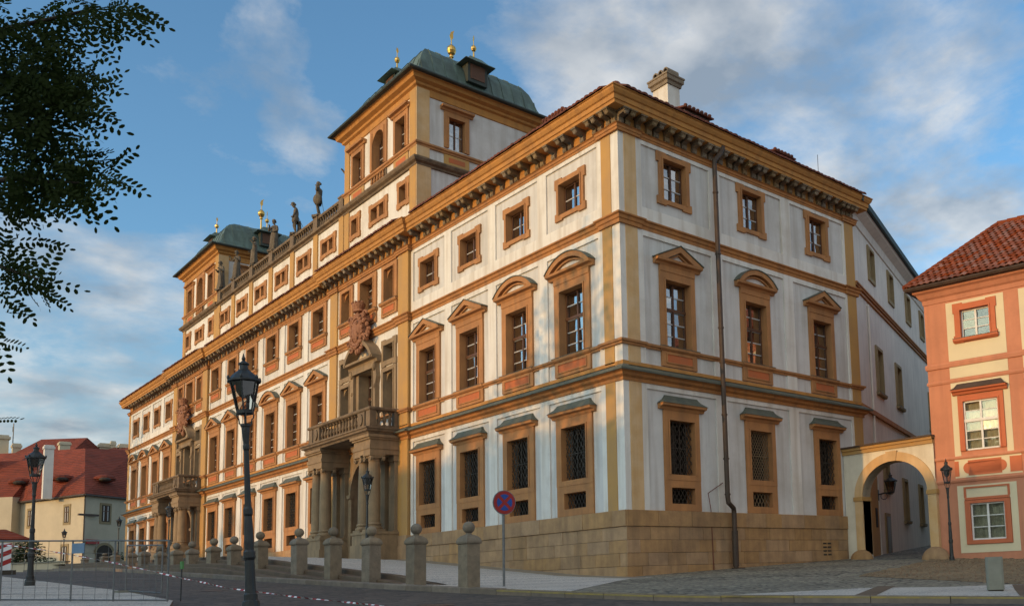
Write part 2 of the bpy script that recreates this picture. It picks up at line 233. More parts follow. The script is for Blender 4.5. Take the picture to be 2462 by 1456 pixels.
# ------------------------------------------------------------------ mesh helpers
class MB:
    def __init__(s): s.v = []; s.f = []; s.mi = []; s.cur = 0
    def face(s, pts):
        n = len(s.v); s.v += [tuple(p) for p in pts]; s.f.append(tuple(range(n, n+len(pts)))); s.mi.append(s.cur)
    def raw(s, V, F):
        n = len(s.v); s.v += [tuple(p) for p in V]; s.f += [tuple(i+n for i in f) for f in F]; s.mi += [s.cur]*len(F)
    def box(s, x0, x1, y0, y1, z0, z1):
        V = [(x0, y0, z0), (x1, y0, z0), (x1, y1, z0), (x0, y1, z0), (x0, y0, z1), (x1, y0, z1), (x1, y1, z1), (x0, y1, z1)]
        s.raw(V, [(3, 2, 1, 0), (4, 5, 6, 7), (0, 1, 5, 4), (1, 2, 6, 5), (2, 3, 7, 6), (3, 0, 4, 7)])
    def bbox(s, x0, x1, y0, y1, z0, z1, b=.02):
        """box with bevelled front (-y) edges"""
        V = [(x0, y1, z0), (x1, y1, z0), (x1, y1, z1), (x0, y1, z1), (x0, y0+b, z0), (x1, y0+b, z0), (x1, y0+b, z1), (x0, y0+b, z1),
             (x0+b, y0, z0+b), (x1-b, y0, z0+b), (x1-b, y0, z1-b), (x0+b, y0, z1-b)]
        F = [(0, 3, 2, 1), (0, 1, 5, 4), (1, 2, 6, 5), (2, 3, 7, 6), (3, 0, 4, 7), (4, 5, 9, 8), (5, 6, 10, 9), (6, 7, 11, 10), (7, 4, 8, 11), (8, 9, 10, 11)]
        s.raw(V, F)
    def prism_y(s, pts, y0, y1):
        n = len(pts); V = [(x, y0, z) for x, z in pts] + [(x, y1, z) for x, z in pts]
        F = [tuple(range(n)), tuple(range(2*n-1, n-1, -1))] + [(i, i+n, (i+1) % n+n, (i+1) % n) for i in range(n)]
        s.raw(V, F)
    def prism_x(s, pts, x0, x1):
        n = len(pts); V = [(x0, y, z) for y, z in pts] + [(x1, y, z) for y, z in pts]
        F = [tuple(range(n)), tuple(range(2*n-1, n-1, -1))] + [(i, i+n, (i+1) % n+n, (i+1) % n) for i in range(n)]
        s.raw(V, F)
    def prism_z(s, pts, z0, z1):
        n = len(pts); V = [(x, y, z0) for x, y in pts] + [(x, y, z1) for x, y in pts]
        F = [tuple(range(n-1, -1, -1)), tuple(range(n, 2*n))] + [(i, (i+1) % n, (i+1) % n+n, i+n) for i in range(n)]
        s.raw(V, F)
    def lathe(s, prof, cx=0, cy=0, n=16, sx=1.0, sy=1.0, rot=0.0):
        V = []; F = []
        for r, z in prof:
            for k in range(n):
                a = 2*pi*k/n + rot; V.append((cx+r*sx*cos(a), cy+r*sy*sin(a), z))
        for i in range(len(prof)-1):
            for k in range(n):
                F.append((i*n+k, i*n+(k+1) % n, (i+1)*n+(k+1) % n, (i+1)*n+k))
        F.append(tuple(range(n-1, -1, -1))); F.append(tuple((len(prof)-1)*n+k for k in range(n)))
        s.raw(V, F)
    def ball(s, c, r, n=12, m_=8, sc_=(1, 1, 1)):
        V = []; F = []
        for i in range(m_+1):
            t = pi*i/m_
            for k in range(n):
                a = 2*pi*k/n; V.append((c[0]+r*sc_[0]*sin(t)*cos(a), c[1]+r*sc_[1]*sin(t)*sin(a), c[2]-r*sc_[2]*cos(t)))
        for i in range(m_):
            for k in range(n): F.append((i*n+k, i*n+(k+1) % n, (i+1)*n+(k+1) % n, (i+1)*n+k))
        s.raw(V, F)
    def tube(s, pts, rad, n=8):
        pts = [Vector(p) for p in pts]
        if not isinstance(rad, (list, tuple)): rad = [rad]*len(pts)
        V = []; F = []; ref = None
        for i, p in enumerate(pts):
            d = (pts[min(i+1, len(pts)-1)] - pts[max(i-1, 0)]).normalized()
            if ref is None: ref = Vector((0, 0, 1)) if abs(d.z) < .9 else Vector((1, 0, 0))
            a = d.cross(ref).normalized(); b = a.cross(d).normalized(); ref = b
            for k in range(n):
                t = 2*pi*k/n + pi/n; V.append(p + (a*cos(t)+b*sin(t))*rad[i])
        for i in range(len(pts)-1):
            for k in range(n): F.append((i*n+k, i*n+(k+1) % n, (i+1)*n+(k+1) % n, (i+1)*n+k))
        F.append(tuple(range(n-1, -1, -1))); F.append(tuple((len(pts)-1)*n+k for k in range(n)))
        s.raw(V, F)
    def sweep(s, path, prof, mats=None):
        """profile [(out, z)] along a plan path; out is to the right-hand side"""
        P = [Vector(p) for p in path]; n = len(prof); V = []
        nr = []
        for i in range(len(P)-1):
            d = (P[i+1]-P[i]).normalized(); nr.append(Vector((d.y, -d.x)))
        for i, p in enumerate(P):
            if i == 0: mt = nr[0]
            elif i == len(P)-1: mt = nr[-1]
            else:
                a, b = nr[i-1], nr[i]; mt = (a+b)/(1+a.dot(b))
            for o, z in prof: V.append((p.x+mt.x*o, p.y+mt.y*o, z))
        base = len(s.v); s.v += V
        for i in range(len(P)-1):
            for k in range(n-1):
                s.f.append((base+i*n+k, base+(i+1)*n+k, base+(i+1)*n+k+1, base+i*n+k+1)); s.mi.append(mats[k] if mats else s.cur)
    def mesh(s, name, mats, smooth=False, merge=False, fixn=True):
        me = bpy.data.meshes.new(name); me.from_pydata(s.v, [], s.f)
        for mt in (mats if isinstance(mats, (list, tuple)) else [mats]): me.materials.append(M[mt] if isinstance(mt, str) else mt)
        if any(s.mi): me.polygons.foreach_set('material_index', s.mi)
        if merge or fixn:
            bm = bmesh.new(); bm.from_mesh(me)
            if merge: bmesh.ops.remove_doubles(bm, verts=bm.verts, dist=.0005)
            if fixn: bmesh.ops.recalc_face_normals(bm, faces=bm.faces)
            bm.to_mesh(me); bm.free()
        if smooth: me.polygons.foreach_set('use_smooth', [True]*len(me.polygons))
        me.update(); return me
def ob(name, me, parent=None, loc=None, rz=0.0, mat=None):
    o = bpy.data.objects.new(name, me); col.objects.link(o)
    if parent: o.parent = parent
    if mat is not None: o.matrix_local = mat
    else:
        if loc is not None: o.location = loc
        if rz: o.rotation_euler = (0, 0, rz)
    return o
def part(name, mb, mats, parent, smooth=False, loc=None, rz=0.0, merge=False):
    return ob(name, mb.mesh(name, mats, smooth, merge), parent, loc, rz)
def tag(o, label=None, cat=None, group=None, kind=None):
    if label: o['label'] = label
    if cat: o['category'] = cat
    if group: o['group'] = group
    if kind: o['kind'] = kind
    return o
def thing(name, label, cat, loc=(0, 0, 0), rz=0.0, group=None):
    o = ob(name, None, None, loc, rz); o.empty_display_size = .3
    return tag(o, label, cat, group)
def copy_tree(o, parent=None):
    c = o.copy(); col.objects.link(c); c.parent = parent
    for ch in list(o.children): copy_tree(ch, c)
    return c
# ------------------------------------------------------------------ ground heights
def zr(x, y):
    if x > -30: z = -.02 - .045*x
    elif x > -62: z = 1.33 + (-30-x)*(2.12-1.33)/32
    else: z = 2.12 + (-62-x)*.05 if x > -90 else 3.52 + (-90-x)*.01
    if y > 0: z += .036*min(y, 40)
    return z
def zt(x):
    f = -.081*x if x > -14.3 else 1.158 + (-14.3-x)*.0248
    return max(zr(x, -1)+.10, f)

# ------------------------------------------------------------------ windows
cache = {}
def wall_grid(mb, u0, u1, z0, z1, holes, y):
    us = sorted(set([u0, u1] + [h[0] for h in holes] + [h[1] for h in holes])); zs = sorted(set([z0, z1] + [h[2] for h in holes] + [h[3] for h in holes]))
    us = [u for u in us if u0 <= u <= u1]; zs = [z for z in zs if z0 <= z <= z1]
    for i in range(len(us)-1):
        k = 0
        while k < len(zs)-1:
            uc = (us[i]+us[i+1])/2
            def solid(k): zc = (zs[k]+zs[k+1])/2; return not any(h[0] < uc < h[1] and h[2] < zc < h[3] for h in holes)
            if not solid(k): k += 1; continue
            j = k
            while j+1 < len(zs)-1 and solid(j+1): j += 1
            mb.face([(us[i], y, zs[k]), (us[i+1], y, zs[k]), (us[i+1], y, zs[j+1]), (us[i], y, zs[j+1])]); k = j+1
def arcpts(w, z, n=14):
    return [(-w/2*cos(pi*i/n), z + w/2*sin(pi*i/n)) for i in range(n+1)]
def win_parts(w, h, fl=.3, ft=.3, fb=.0, dep=.38, proj=.07, ears=0.0, arch=False, inarch=False, sash='six', ped=None, pedz=.3, pedw=None, pedh=.62, sill=False, apron=0.0, red=True,
              grille=None, frame='frame', base=None, panes=False, woodm='wood', barm='bar', curt=True, twin=0.0, seed=0):
    """list of (name, mesh, is_sub) for a window whose opening spans x=-w/2..w/2, z=0..h, wall face at y=0"""
    key = (w, h, fl, ft, fb, dep, proj, ears, arch, inarch, sash, ped, pedz, pedw, pedh, sill, apron, red, grille, frame, base, panes, woodm, barm, curt, twin)
    if key in cache: return cache[key]
    R = []; W = w/2; mb = MB()
    # surround: jambs, head, foot
    mb.box(-W-fl, -W, -proj, dep, -fb, h+ft); mb.box(W, W+fl, -proj, dep, -fb, h+ft)
    if arch:      # round-headed surround standing proud
        zs = h-W; A = [(-W*cos(pi*i/14), zs+W*sin(pi*i/14)) for i in range(15)]
        for i in range(14):
            (xa, za), (xb, zb) = A[i], A[i+1]; ztp = h+ft
            mb.face([(xa, -proj, za), (xb, -proj, zb), (xb, -proj, ztp), (xa, -proj, ztp)])
            mb.face([(xa, -proj, za), (xb, -proj, zb), (xb, dep, zb), (xa, dep, za)])
        mb.face([(-W, -proj, h+ft), (W, -proj, h+ft), (W, dep, h+ft), (-W, dep, h+ft)])
    else:
        mb.box(-W, W, -proj, dep, h, h+ft)
    if inarch:    # rectangular frame holding a round-headed niche set back
        zs = h-W; A = [(-W*cos(pi*i/12), zs+W*sin(pi*i/12)-.03) for i in range(13)]; y = .07
        for i in range(12):
            (xa, za), (xb, zb) = A[i], A[i+1]
            mb.face([(xa, y, za), (xb, y, zb), (xb, y, h), (xa, y, h)]); mb.face([(xa, y, za), (xb, y, zb), (xb, dep, zb), (xa, dep, za)])
    if fb > 0: mb.box(-W, W, -proj, dep, -fb, 0)
    if ears:
        e = ears
        for sx in (-1, 1):
            a, b = sorted((sx*(W+fl), sx*(W+fl+e)))
            mb.box(a, b, -proj, 0.02, h+ft-.30, h+ft); mb.box(a, b, -proj, .02, -fb, -fb+.22)
            a, b = sorted((sx*(W+fl-.32), sx*(W+fl+e)))
            mb.box(a, b, -proj, .02, h+ft, h+ft+.05); mb.box(a, b, -proj, .02, -fb-.05, -fb)
    # raised inner fillet for depth
    q = .05
    mb.box(-W-q, -W, -proj-.03, -proj, 0, h+q); mb.box(W, W+q, -proj-.03, -proj, 0, h+q)
    if not arch: mb.box(-W, W, -proj-.03, -proj, h, h+q)
    if twin: mb.box(-twin/2, twin/2, -proj+.02, dep, 0, h)
    if base:      # lower block with a small barred opening: (z0 opening, z1 opening, z bottom) relative
        a, b, c, bw = base; B = bw/2
        mb.box(-W-fl, -B, -proj+.012, dep, c, -fb); mb.box(B, W+fl, -proj+.012, dep, c, -fb); mb.box(-B, B, -proj+.012, dep, b, -fb); mb.box(-B, B, -proj+.012, dep, c, a)
    R.append(('window', mb.mesh('window', frame)))
    # sash
    y0, y1 = dep-.13, dep-.07
    if sash:
        mb = MB(); t = .055
        halves = [(-W, W)] if not twin else [(-W, -twin/2), (twin/2, W)]
        cells = []
        for (xa, xb) in halves:
            mb.box(xa, xa+t, y0, y1, 0, h); mb.box(xb-t, xb, y0, y1, 0, h); mb.box(xa, xb, y0, y1, 0, t); mb.box(xa, xb, y0, y1, h-t, h)
            xm = (xa+xb)/2
            if sash == 'ten': tz = h*.60; rows = [(t, tz-.05, 3), (tz+.05, h-t, 2)]
            elif sash == 'six': rows = [(t, h-t, 3)]
            elif sash == 'four': rows = [(t, h-t, 2)]
            else: rows = [(t, h-t, 1)]
            if sash == 'ten': mb.box(xa, xb, y0-.03, y1, tz-.05, tz+.05)
            if not twin: mb.box(xm-.035, xm+.035, y0-.012, y1, 0, h)
            cols = [(xa+t, xm-.035), (xm+.035, xb-t)] if not twin else [(xa+t, xb-t)]
            for (za, zb, nn) in rows:
                for k in range(nn):
                    for cx0, cx1 in cols: cells.append((cx0, cx1, za+(zb-za)*k/nn, za+(zb-za)*(k+1)/nn))
        R.append(('sash', mb.mesh('sash', woodm)))
        mb = MB()
        for (a, b, c, d) in cells:
            if d < h-.1: mb.box(a, b, y0+.008, y1-.01, d-.014, d+.014)
        if mb.v: R.append(('glazing_bar', mb.mesh('glazing_bar', barm)))
        if panes:
            pm = {}
            for (a, b, c, d) in cells:
                k2 = (round(b-a, 3), round(d-c, 3))
                if k2 not in pm:
                    g = MB(); g.box(-k2[0]/2, k2[0]/2, -.004, .004, -k2[1]/2, k2[1]/2); pm[k2] = g.mesh('pane', 'houseglass' if woodm == 'whitewood' else 'glass')
                R.append(('pane', pm[k2], ((a+b)/2, (y0+y1)/2+.01, (c+d)/2)))
        else:
            g = MB(); g.box(-W+.02, W-.02, y1-.034, y1-.026, .02, h-.02); R.append(('pane', g.mesh('pane', 'houseglass' if woodm == 'whitewood' else 'glass')))
        if curt:
            g = MB(); yc = dep+.06
            for sx in (-1, 1):
                n = 6; wv = W*(.62 if woodm != 'whitewood' else .95)
                for i in range(n):
                    xa = sx*(W-.02-wv*i/n); xb = sx*(W-.02-wv*(i+1)/n); dy = .025*(i % 2); dy2 = .025*((i+1) % 2)
                    g.face([(xa, yc+dy, .03), (xb, yc+dy2, .03), (xb, yc+dy2, h-.05), (xa, yc+dy, h-.05)])
            R.append(('curtain', g.mesh('curtain', 'curtain', fixn=False)))
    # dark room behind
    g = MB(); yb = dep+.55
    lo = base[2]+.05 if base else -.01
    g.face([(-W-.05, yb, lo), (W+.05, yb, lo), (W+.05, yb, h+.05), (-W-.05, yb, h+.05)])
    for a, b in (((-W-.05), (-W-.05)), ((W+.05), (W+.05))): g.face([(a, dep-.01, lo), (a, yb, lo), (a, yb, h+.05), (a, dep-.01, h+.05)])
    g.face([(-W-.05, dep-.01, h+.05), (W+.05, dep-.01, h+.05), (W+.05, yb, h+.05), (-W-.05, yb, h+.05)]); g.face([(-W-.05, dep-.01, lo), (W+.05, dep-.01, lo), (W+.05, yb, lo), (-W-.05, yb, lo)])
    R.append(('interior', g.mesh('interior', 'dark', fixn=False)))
    if sill:
        g = MB(); g.prism_x([(-.16, .0), (-.16, -.07), (-.11, -.12), (.02, -.12), (.02, .0)], -W-fl-.07, W+fl+.07); R.append(('sill', g.mesh('sill', [frame])))
        g = MB(); g.box(-W-fl-.08, W+fl+.08, -.175, .01, .001, .016); R.append(('sill_cover', g.mesh('sill_cover', 'cap')))
    if apron:
        g = MB(); g.box(-W-fl, W+fl, -proj, 0, -.12-apron, -.12)
        R.append(('apron', g.mesh('apron', frame)))
        if red:
            g = MB(); e = .16; a = -W-fl+.22; z0_, z1_ = -.12-apron+apron*.28, -.12-apron*.22
            g.box(a, -a, -proj-.006, -proj-.001, z0_, z1_); R.append(('apron_panel', g.mesh('apron_panel', 'red')))
            g = MB(); f_ = .035
            g.box(a-f_, a, -proj-.03, -proj, z0_-f_, z1_+f_); g.box(-a, -a+f_, -proj-.03, -proj, z0_-f_, z1_+f_); g.box(a, -a, -proj-.03, -proj, z1_, z1_+f_); g.box(a, -a, -proj-.03, -proj, z0_-f_, z0_)
            R.append(('apron_moulding', g.mesh('apron_moulding', frame)))
    if ped:
        P = (pedw or (w+2*fl+.5))/2; z = h+ft+pedz
        g = MB()
        g.box(-W-fl, W+fl, -proj-.02, 0, h+ft, z)            # frieze under the hood
        cor = [(0.0, z-.04), (-.10, z-.04), (-.13, z+.03), (-.26, z+.06), (-.28, z+.14), (0.0, z+.14)]
        g.prism_x(cor, -P, P)
        if ped == 'tri':
            for sx in (-1, 1):
                g.prism_y([(sx*P, z+.145), (0, z+pedh), (0, z+pedh-.20), (sx*(P-.42), z+.145)], -.27, 0)
                g.prism_y([(sx*(P-.48), z+.145), (0, z+pedh-.24), (0, z+pedh-.30), (sx*(P-.60), z+.145)], -.17, 0)
            g.cur = 1; g.prism_y([(-P+.5, z+.142), (P-.5, z+.142), (0, z+pedh-.2)], -.09, 0)
            g.cur = 2
            for sx in (-1, 1): g.prism_y([(sx*(P+.03), z+.15), (0, z+pedh+.005), (0, z+pedh+.035), (sx*(P+.03), z+.18)], -.30, 0)
        elif ped == 'seg':
            hh = pedh-.14; rr = (P*P+hh*hh)/(2*hh); a0 = math.asin(min(1, P/rr)); n = 14
            def arc(r, zc): return [(r*sin(-a0+2*a0*i/n), zc + r*cos(-a0+2*a0*i/n)) for i in range(n+1)]
            zc = z+.14+hh-rr
            def band(ra, rb, ya):
                A, B = arc(ra, zc), arc(rb, zc)
                A = [(x, max(zz, z+.142)) for x, zz in A]; B = [(x, max(zz, z+.142)) for x, zz in B]
                for i in range(n): g.prism_y([A[i], A[i+1], B[i+1], B[i]], ya, 0)
            g.cur = 0; band(rr, rr-.17, -.27); band(rr-.21, rr-.27, -.17)
            g.cur = 1; B = [(x, zz) for x, zz in arc(rr-.2, zc) if zz > z+.15]; g.prism_y([(B[0][0], z+.142)]+B+[(B[-1][0], z+.142)], -.09, 0)
            g.cur = 2; band(rr+.035, rr+.005, -.30)
        elif ped == 'cap':
            g.cur = 2; lv = [(P+.03, -.30, z+.141), (P-.04, -.25, z+.19), (P-.17, -.15, z+.28), (P-.25, -.10, z+.37), (P-.27, -.07, z+.42)]
            for i in range(len(lv)-1):
                (pa, ya, za), (pb, yb_, zb) = lv[i], lv[i+1]
                g.face([(-pa, ya, za), (pa, ya, za), (pb, yb_, zb), (-pb, yb_, zb)])
                for sx in (-1, 1): g.face([(sx*pa, ya, za), (sx*pa, 0, za), (sx*pb, 0, zb), (sx*pb, yb_, zb)])
            pa, ya, za = lv[-1]; g.face([(-pa, ya, za), (pa, ya, za), (pa, 0, za), (-pa, 0, za)])
        R.append(('hood' if ped in ('cap', 'flat') else 'pediment', g.mesh('hood', [frame, 'panel', 'cap'])))
    if grille:
        def lattice(x0, x1, z0_, z1_, step, y, r=.011):
            H = z1_-z0_; Wd = x1-x0; g = MB(); ratio = 1.6
            k = -H/ratio
            while k < Wd:
                for sgn in (1, -1):
                    # line x = x0+k + t/ratio , z = z0+t  (or mirrored)
                    ta = max(0, -k*ratio); tb = min(H, (Wd-k)*ratio)
                    if tb-ta > .05:
                        xa, xb = k+ta/ratio, k+tb/ratio
                        if sgn < 0: xa, xb = Wd-xa, Wd-xb
                        g.tube([(x0+xa, y+(.012 if sgn > 0 else 0), z0_+ta), (x0+xb, y+(.012 if sgn > 0 else 0), z0_+tb)], r, 4)
                k += step
            return g
        gm = 'grille_rust' if grille == 'pale' else 'grille'
        g = lattice(-W+.01, W-.01, .02, h-.02, .17 if grille != 'pale' else .125, .10)
        if grille != 'pale':
            for k in range(1, 4): g.tube([(-W+2*W*k/4, .085, 0), (-W+2*W*k/4, .085, h)], .014, 4)
            for k in range(1, 6):
                for sx in (-.5, .5):      # wrought scrolls between the uprights
                    c = (sx*W, .08, h*k/6); g.tube([(c[0]+.10*cos(2*pi*i/10), c[1], c[2]+.13*sin(2*pi*i/10)) for i in range(11)], .011, 4)
        for zz in (.015, h*.5, h-.015): g.tube([(-W, .095, zz), (W, .095, zz)], .014, 4)
        R.append(('grille', g.mesh('grille', gm)))
        if base:
            a, b, c, bw = base
            g = lattice(-bw/2+.01, bw/2-.01, a+.01, b-.01, .17, .10, .012)
            R.append(('cellar_grille', g.mesh('cellar_grille', gm)))
    cache[key] = R; return R
def add_window(parent, T, u, z, yoff=0.0, label=None, **kw):
    R = win_parts(**kw); first = None
    for r in R:
        if first is None:
            first = ob(r[0], r[1], parent, mat=T @ Matrix.Translation((u, yoff, z)))
            if label: first['label'] = label
        else:
            o = ob(r[0], r[1], first, loc=r[2] if len(r) > 2 else None)
            if r[0] == 'glazing_bar': o['kind'] = 'stuff'
            if r[0] == 'pane' and len(r) > 2: o.rotation_euler = (random.gauss(0, .02), 0, random.gauss(0, .03))

    return first
def hole(kw, u, z, full=True):
    W = kw['w']/2+kw.get('fl', .3)-.03; lo = -kw.get('fb', 0)
    if kw.get('base'): lo = kw['base'][2]
    return (u-W, u+W, z+lo+.03 if lo < 0 else z, z+kw['h']+kw.get('ft', .3)-.03)

# ------------------------------------------------------------------ the palace
palace = thing('palace', 'long white and ochre baroque palace with two copper-roofed roof towers and pedimented windows', 'palace')
TM = Matrix.Identity(4)                                   # main front: local x = world x, out = -y
TS = Matrix.Rotation(pi/2, 4, 'Z')                        # side front: local x = world y, out = +x
XL = -62.06; SE = 12.27
RB = [-12.60, -9.27, -5.92, -2.58]; CB = [-40.44, -37.2, -33.95, -30.63, -27.35, -24.08]; LB = [-59.97, -56.96, -53.97, -50.95]; SB = [2.34, 6.13, 9.92]
RP = (-22.3, -14.1); LP = (-49.2, -41.65); PD = -.12
PC = [-18.2, -45.43]
ZPL, ZB0, ZB1, ZS0, ZS1, ZA = 2.12, 6.15, 6.76, 11.2, 11.53, 14.26

PN = dict(w=1.34, h=2.27, fl=.33, ft=.28, sash='ten', sill=True, apron=.52, pedz=.24, pedh=.66, pedw=2.5, dep=.33)
PNS = dict(PN, w=1.10, fl=.23, pedw=2.02)
GR = dict(w=1.34, h=1.76, fl=.33, ft=.32, fb=.18, sash=None, ped='cap', pedz=.06, pedw=2.36, grille='iron', base=(-.94, -.42, -1.17, 1.2))
GRS = dict(GR, w=1.10, fl=.23, pedw=1.95, base=(-.94, -.42, -1.17, 1.02))
MZ = dict(w=1.22, h=1.06, fl=.17, ft=.19, fb=.15, ears=.09, sash='four', dep=.30)
MZS = dict(w=1.02, h=1.40, fl=.17, ft=.17, fb=.15, ears=.09, sash='six', dep=.28)
MC = dict(w=1.32, h=1.42, fl=.31, ft=.2, sash='six', sill=True, apron=.48, dep=.34)
def kinds(n, ks): return [dict(PN, ped=k) for k in ks]
holes = []; wins = []
for i, u in enumerate(RB):
    k = ['tri', 'tri', 'seg', 'seg'][i]
    wins += [(u, 7.46, dict(PN, ped=k, panes=True)), (u, 3.30, GR), (u, 12.44, MZ)]
for i, u in enumerate(LB):
    k = ['seg', 'seg', 'tri', 'tri'][i]
    wins += [(u, 7.46, dict(PN, ped=k, w=1.25)), (u, 3.30, dict(GR, w=1.25)), (u, 12.44, dict(MZ, w=1.15))]
for i, u in enumerate(CB):
    k = ['tri', 'tri', 'seg', 'seg', 'tri', 'tri'][i]
    wins += [(u, 7.46, dict(PN, ped=k)), (u, 3.30, GR), (u, 12.62, MC)]
holes = [hole(kw, u, z) for u, z, kw in wins]
def wall(name, u0, u1, z0, z1, hs, y, T, mat='panel', parent=None):
    mb = MB(); wall_grid(mb, u0, u1, z0, z1, hs, y); o = ob(name, mb.mesh(name, mat, fixn=False), parent or palace, mat=T.copy()); return o
for a, b in ((XL, LP[0]), (LP[1], RP[0]), (RP[1], 0)):
    wall('wall', a, b, -.5, 14.9, holes, 0, TM)
for u, z, kw in wins: add_window(palace, TM, u, z, **kw)
# side front
swins = []
for i, u in enumerate(SB):
    swins += [(u, 7.46, dict(PNS, ped=['tri', 'seg', 'tri'][i], panes=True)), (u, 3.30, dict(GRS, grille=['iron', 'pale', 'iron'][i])), (u, 12.50, dict(MZS, panes=True))]
wall('wall', 0, SE, -.5, 14.9, [hole(k, u, z) for u, z, k in swins], 0, TS)
for u, z, kw in swins: add_window(palace, TS, u, z, **kw)

# white lesenes and bands standing 5 cm proud of the grey panels
def lesenes(T, u0, u1, bays, first_edge, last_edge, mezz_panel=True):
    mb = MB(); e = .055
    def rect(a, b, c, d):
        if b-a > .01: mb.box(a, b, -e, .01, c, d)
    mids = [(bays[i]+bays[i+1])/2 for i in range(len(bays)-1)]
    edges = [(u0, first_edge)] + [(m_-.27, m_+.27) for m_ in mids] + [(last_edge, u1)]
    for a, b in edges:
        rect(a, b, ZPL, ZB0); rect(a, b, ZB1-.01, ZS0); rect(a, b, ZS1-.01, ZA)
    for i in range(len(edges)-1):
        a, b = edges[i][1], edges[i+1][0]
        rect(a, b, 5.99, ZB0); rect(a, b, 11.02, ZS0)
        if mezz_panel: rect(a, b, ZS1-.01, 11.98); rect(a, b, 14.12, ZA)
        else: rect(a, b, 14.36, ZA+.01)
    ob('lesene', mb.mesh('lesene', 'white'), palace, mat=T.copy())
lesenes(TM, RP[1], -.82, RB, RB[0]-1.3, -1.07)
lesenes(TM, LP[1], RP[0], CB, CB[0]-1.02, CB[-1]+1.2, mezz_panel=False)
lesenes(TM, XL+.5, LP[0], LB, LB[0]-1.15, LB[-1]+1.2)
lesenes(TS, .66, 11.70, SB, .90, 11.58)
# pilasters
def pil(T, a, b, mat, pr=.075, y=0.0, z0=ZPL, z1=ZA):
    mb = MB(); mb.box(a, b, y-pr, y+.02, z0, ZB0); mb.box(a, b, y-pr, y+.02, ZB1-.02, ZS0); mb.box(a, b, y-pr, y+.02, ZS1-.02, z1)
    return ob('pilaster', mb.mesh('pilaster', mat), palace, mat=T.copy())
pil(TM, -.82, -.33, 'ochre'); pil(TM, XL, XL+.5, 'ochre'); pil(TS, .17, .66, 'ochre_worn'); pil(TS, 11.70, SE, 'ochre')
mb = MB(); mb.box(-.33, .055, -.055, .0, ZPL, ZA); mb.box(.0, .055, .0, .17, ZPL, ZA); part('corner_strip', mb, 'white', palace)
for a, b in (RP, LP):
    pil(TM, a, a+.82, 'ochre', y=PD); pil(TM, b-.92, b, 'ochre', y=PD)

# mouldings run round the whole front, breaking forward at the portals
def outline(breaks=0.0):
    P = [(XL, 4.0), (XL, 0)]
    for a, b in (LP, RP): P += [(a, 0), (a, PD), (b, PD), (b, 0)]
    P += [(0, 0), (0, SE), (-.6, SE)]
    return P
def outline_b(br):
    """the same with small breaks over the corner pilasters"""
    P = [(XL-br, 4.0), (XL-br, -br), (XL+.55, -br), (XL+.55, 0)]
    for a, b in (LP, RP): P += [(a-.06, 0), (a-.06, PD-br), (a+.9, PD-br), (a+.9, PD), (b-1.0, PD), (b-1.0, PD-br), (b+.06, PD-br), (b+.06, 0)]
    P += [(-.9, 0), (-.9, -br), (br, -br), (br, .74), (0, .74), (0, 11.62), (br, 11.62), (br, SE+br), (-.6, SE+br)]
    return P
mb = MB(); mb.sweep(outline(), [(0, ZB0), (.10, ZB0), (.10, ZB0+.10), (.20, ZB0+.16), (.22, ZB0+.24), (.33, ZB0+.27)]); part('belt_cornice', mb, 'string', palace)
mb = MB(); mb.sweep(outline(), [(.33, ZB0+.268), (.37, ZB0+.275), (.37, ZB0+.33), (.20, ZB0+.42), (.06, ZB0+.50), (0, ZB0+.52)]); part('belt_cornice_cover', mb, 'cap', palace)
mb = MB(); mb.sweep(outline(), [(0, ZB0+.515), (.075, ZB0+.515), (.075, ZB0+.63), (.0, ZB0+.64)]); part('pedestal_course', mb, 'cornice', palace)
mb = MB(); mb.sweep(outline_b(.07), [(0, 7.30), (.06, 7.30), (.07, 7.36), (.12, 7.38), (.13, 7.45), (0, 7.47)]); part('sill_course', mb, 'frame', palace)
mb = MB(); mb.sweep(outline_b(.07), [(0, ZS0), (.06, ZS0), (.065, ZS0+.12), (.10, ZS0+.14), (.115, ZS0+.24), (.17, ZS0+.27), (.175, ZS0+.315), (0, ZS0+.33)]); part('string_course', mb, 'string', palace)
mb = MB(); mb.sweep(outline_b(.07), [(0, ZA), (.075, ZA), (.08, ZA+.08), (.105, ZA+.09), (.11, ZA+.17), (.16, ZA+.20), (0, ZA+.215)]); part('architrave', mb, 'string', palace)
mb = MB(); mb.sweep(outline(), [(0, ZA+.20), (.035, ZA+.20), (.035, 14.89), (.0, 14.90)]); part('frieze', mb, 'cornice', palace)
mb = MB(); mb.sweep(outline(), [(0.02, 14.885), (.50, 14.885), (.505, 14.98), (.545, 15.0), (.55, 15.14), (.60, 15.17), (.66, 15.27), (.665, 15.34), (.70, 15.35), (.70, 15.385), (.0, 15.40)]); part('cornice', mb, 'cornice', palace)
# eave tiles, row of half-round ends following the cornice edge
mb = MB()
def eave_row(p0, p1, z, step=.23):
    p0, p1 = Vector(p0), Vector(p1); d = (p1-p0); n = int(d.length/step); d.normalize(); nrm = Vector((d.y, -d.x))
    for i in range(n):
        if i < 2 or i > n-3: continue
        c = p0 + d*(i+.5)*step; zz = z+random.uniform(-.008, .008); o2 = random.uniform(-.015, .015)
        V = []; F = []; seg = 5
        for e_, (oo, zo) in enumerate(((.07+o2, 0), (-.55, .30))):
            for k in range(seg+1):
                a = pi*k/seg; V.append((c.x+d.x*.115*cos(a)+nrm.x*oo, c.y+d.y*.115*cos(a)+nrm.y*oo, zz+zo+.085*sin(a)))
        for k in range(seg): F.append((k, k+1, seg+1+k+1, seg+1+k))
        F.append(tuple(range(seg+1)))
        mb.raw(V, F)
eo = .70
eave_row((XL-eo, -eo), (LP[0]-eo, -eo), 15.38); eave_row((LP[0]-eo, PD-eo), (LP[1]+eo, PD-eo), 15.38); eave_row((LP[1]+eo, -eo), (RP[0]-eo, -eo), 15.38)
